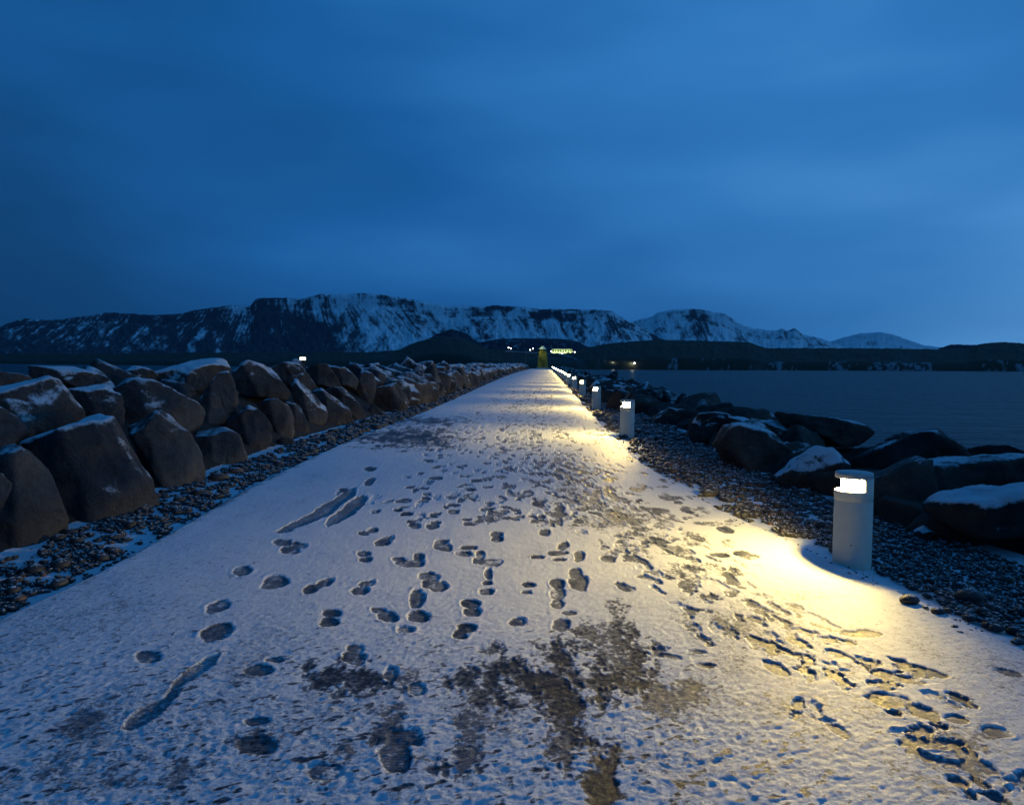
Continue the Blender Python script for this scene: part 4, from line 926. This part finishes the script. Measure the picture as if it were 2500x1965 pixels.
for k in range(4):
    ld = bpy.data.lights.new('floodlight', 'POINT'); ld.energy = 900; ld.color = (.80, 1, .42); ld.shadow_soft_size = .3
    lo = bpy.data.objects.new('floodlight', ld); S.collection.objects.link(lo); lo.parent = hs; lo.location = (-wdt / 2 + wdt * (k + .5) / 4, -2.0, 1.3)
M_pole = simple('pole_metal', (.22, .23, .24), .6)
M_dot = emis('street_lamp_glass', (1.0, .97, .85), 9)
def dot_lamp(px, py, D_, label, r_=.62, drop=5.0, m=None):
    P_ = np.array([(px - CX) / F_PX * D_, D_, CAM[2] + (HOR(px) - py) / F_PX * D_]); zg = min(isle_z(px, D_), P_[2] - drop * .5)
    rt_ = empty('street_lamp', (P_[0], P_[1], zg)); h_ = P_[2] - zg
    bm = bmesh.new(); cyl(bm, (0, 0, -.4), .10, .07, h_, 8); bm_obj('pole', bm, M_pole, rt_)
    bm = bmesh.new(); bmesh.ops.create_uvsphere(bm, u_segments=16, v_segments=10, radius=r_, matrix=Matrix.Translation((0, 0, h_)))
    bm_obj('lamp_globe', bm, m or M_dot, rt_, sm=True)
    tag(rt_, label, 'street lamp', 'lit lamps on the island')
for px, py, lab in ((1240.7, 849, 'leftmost lit lamp on the island, left of the windsock'), (1246.8, 850.7, 'lit lamp close beside the leftmost one, under the windsock tip'),
                    (1293.4, 854.5, 'lower lit lamp of the pair left of the tower'), (1300.8, 851, 'upper lit lamp of the pair left of the tower'),
                    (1345, 858, 'lit lamp at the left corner of the floodlit house'), (1371.4, 862.8, 'lit lamp below the middle of the floodlit house'),
                    (1402, 859.7, 'lit lamp just right of the floodlit house'), (1397, 871, 'lowest lit lamp on the slope below the floodlit house')):
    dot_lamp(px, py, 850, lab)
# masts
for px, pa, pb, D_, r_, lab in ((1345.2, 842, 862, 870, .22, 'white flagpole at the left end of the floodlit house'), (1434.5, 845, 858, 900, .16, 'thin pole on the right hill of the island'),
                            (1360, 803, 855, 900, .16, 'tall dim radio mast above the floodlit house'), (1283, 846, 889, 205, .05, 'thin dark pole left of the yellow tower')):
    za = CAM[2] + (HOR(px) - pb) / F_PX * D_; zt = CAM[2] + (HOR(px) - pa) / F_PX * D_
    bm = bmesh.new(); cyl(bm, (0, 0, 0), r_, r_ * .6, zt - za, 8)
    if pa == 803: box(bm, Vector((0, 0, (zt - za) * .55)), (2.6, .3, .3))
    o = bm_obj('mast', bm, M_white if D_ == 870 else M_pole); o.location = ((px - CX) / F_PX * D_, D_, za); tag(o, lab, 'mast')
# windsock
D_ = 300.0; M_red = simple('red_cloth', (.75, .25, .22), .9); M_wcl = simple('white_cloth', (.8, .8, .8), .9)
wx = (1252.5 - CX) / F_PX * D_; wz = CAM[2] + (HOR(1252) - 846) / F_PX * D_
wsk = empty('windsock', (wx, D_, 0)); tag(wsk, 'red and white windsock on a thin mast above the end of the left wall', 'windsock')
bm = bmesh.new(); cyl(bm, (0, 0, -1), .05, .04, wz + 1, 8); bm_obj('pole', bm, M_pole, wsk)
def sock(name, t0, t1, m):
    V_, n = [], 14
    for t_ in (t0, (t0 + t1) / 2, t1):
        c_ = Vector((.1 + 3.3 * t_, 0, wz + 1.05 * t_ - .05)); r_ = .20 + .30 * t_
        for i in range(n):
            a = 2 * math.pi * i / n; V_.append((c_.x - math.sin(a) * r_ * .25, c_.y + math.cos(a) * r_, c_.z + math.sin(a) * r_))
    F_ = [(j * n + i, j * n + (i + 1) % n, (j + 1) * n + (i + 1) % n, (j + 1) * n + i) for j in range(2) for i in range(n)]
    mesh_np(name, V_, F_, m, wsk)
sock('white_sleeve', 0, .42, M_wcl); sock('red_sleeve', .42, 1.0, M_red)
# pier on the right shore
Dp = 575.0; xa = (1452 - CX) / F_PX * Dp; xb = (1560 - CX) / F_PX * Dp
pr_ = empty('pier', ((xa + xb) / 2, Dp, -3)); tag(pr_, 'long low pier with a pale deck under the right hill at the water', 'pier')
zdeck = CAM[2] + (HOR(1500) - 895.5) / F_PX * Dp + 3
bm = bmesh.new(); box(bm, Vector((-3, 0, zdeck)), ((xb - xa) * .72, 2.5, .8)); bm_obj('deck', bm, M_white, pr_)
bm = bmesh.new()
box(bm, Vector((0, 1, zdeck / 2 - .6)), ((xb - xa), 4, zdeck)); bm_obj('quay_wall', bm, M_core, pr_)
bm = bmesh.new(); box(bm, Vector((8.5, -.5, zdeck + 1.0)), (3.4, 3, 2.4)); cyl(bm, (8.5, -.5, zdeck + 2.1), 2.2, .3, 1.0, 4); bm_obj('hut', bm, M_white, pr_)
for k in range(2):
    ld = bpy.data.lights.new('lamp', 'POINT'); ld.energy = (700, 420)[k]; ld.color = (.95, 1, .7); ld.shadow_soft_size = .3
    lo = bpy.data.objects.new('lamp', ld); S.collection.objects.link(lo); lo.parent = pr_; lo.location = ((11, -4)[k], -5, zdeck + 4)
P_ = (1548, 886.5); dot_lamp(P_[0], P_[1], 570, 'lit lamp at the pier on the right shore', r_=.62, drop=6)
M_hull = simple('boat_hull', (.30, .32, .34), .5)
for px, lab in ((1461, 'moored boat with a bare mast at the left end of the pier'), (1473, 'moored boat with a bare mast, left of the two side by side at the pier'), (1478, 'moored boat with a bare mast, right of the two side by side at the pier')):
    xx = (px - CX) / F_PX * 565; bt = empty('sailing_boat', (xx, 565, -3)); tag(bt, lab, 'boat', 'boats moored at the pier')
    V_ = []
    for i in range(9):
        t_ = -1 + i / 4; w_ = .9 * (1 - t_ * t_ * .85)
        V_ += [(t_ * 3.2, -w_, 1.0), (t_ * 2.8, -w_ * .5, -.2), (t_ * 2.8, w_ * .5, -.2), (t_ * 3.2, w_, 1.0)]
    F_ = [(4 * i + q, 4 * i + 4 + q, 4 * i + 5 + q, 4 * i + 1 + q) for i in range(8) for q in range(3)] + [(4 * i + 3, 4 * i + 7, 4 * i + 4, 4 * i) for i in range(8)]
    mesh_np('hull', V_, F_, M_hull, bt, smooth_sh=False)
    bm = bmesh.new(); cyl(bm, (0, 0, .8), .10, .06, 7.0, 8); bm_obj('mast', bm, M_white, bt)

# lit white box on a dark post behind the left wall
Dq = 22.0; P_ = at(739, 875.5, Dq)
lb = empty('marker_light', (P_[0], P_[1], 0.6)); tag(lb, 'small glowing white box on a dark stand behind the left wall crest', 'light')
bm = bmesh.new(); box(bm, Vector((0, 0, P_[2] - .6)), (.16, .08, .09)); bm_obj('lit_panel', bm, emis('panel_glass', (1, .98, .80), 2.2), lb, bevel=.008)
bm = bmesh.new(); box(bm, Vector((0, 0, (P_[2] - .6 - .05) / 2)), (.12, .10, P_[2] - .65)); box(bm, Vector((0, .02, P_[2] - .6 + .055)), (.18, .11, .015)); bm_obj('stand', bm, M_core, lb)
print('objects', len(bpy.data.objects))

# ---------------------------------------------------------------- sea air
bm = bmesh.new(); box(bm, Vector((0, 12000, 800)), (40000, 26000, 1612)); hz_m = bpy.data.materials.new('haze'); hz_m.use_nodes = True
ht = hz_m.node_tree; ht.nodes.remove(ht.nodes['Principled BSDF']); pv = ht.nodes.new('ShaderNodeVolumePrincipled')
pv.inputs['Density'].default_value = 0.9e-5; pv.inputs['Color'].default_value = (.85, .9, 1, 1)
ht.links.new(pv.outputs[0], ht.nodes['Material Output'].inputs['Volume'])
if 1: tag(bm_obj('haze', bm, hz_m), kind='stuff')
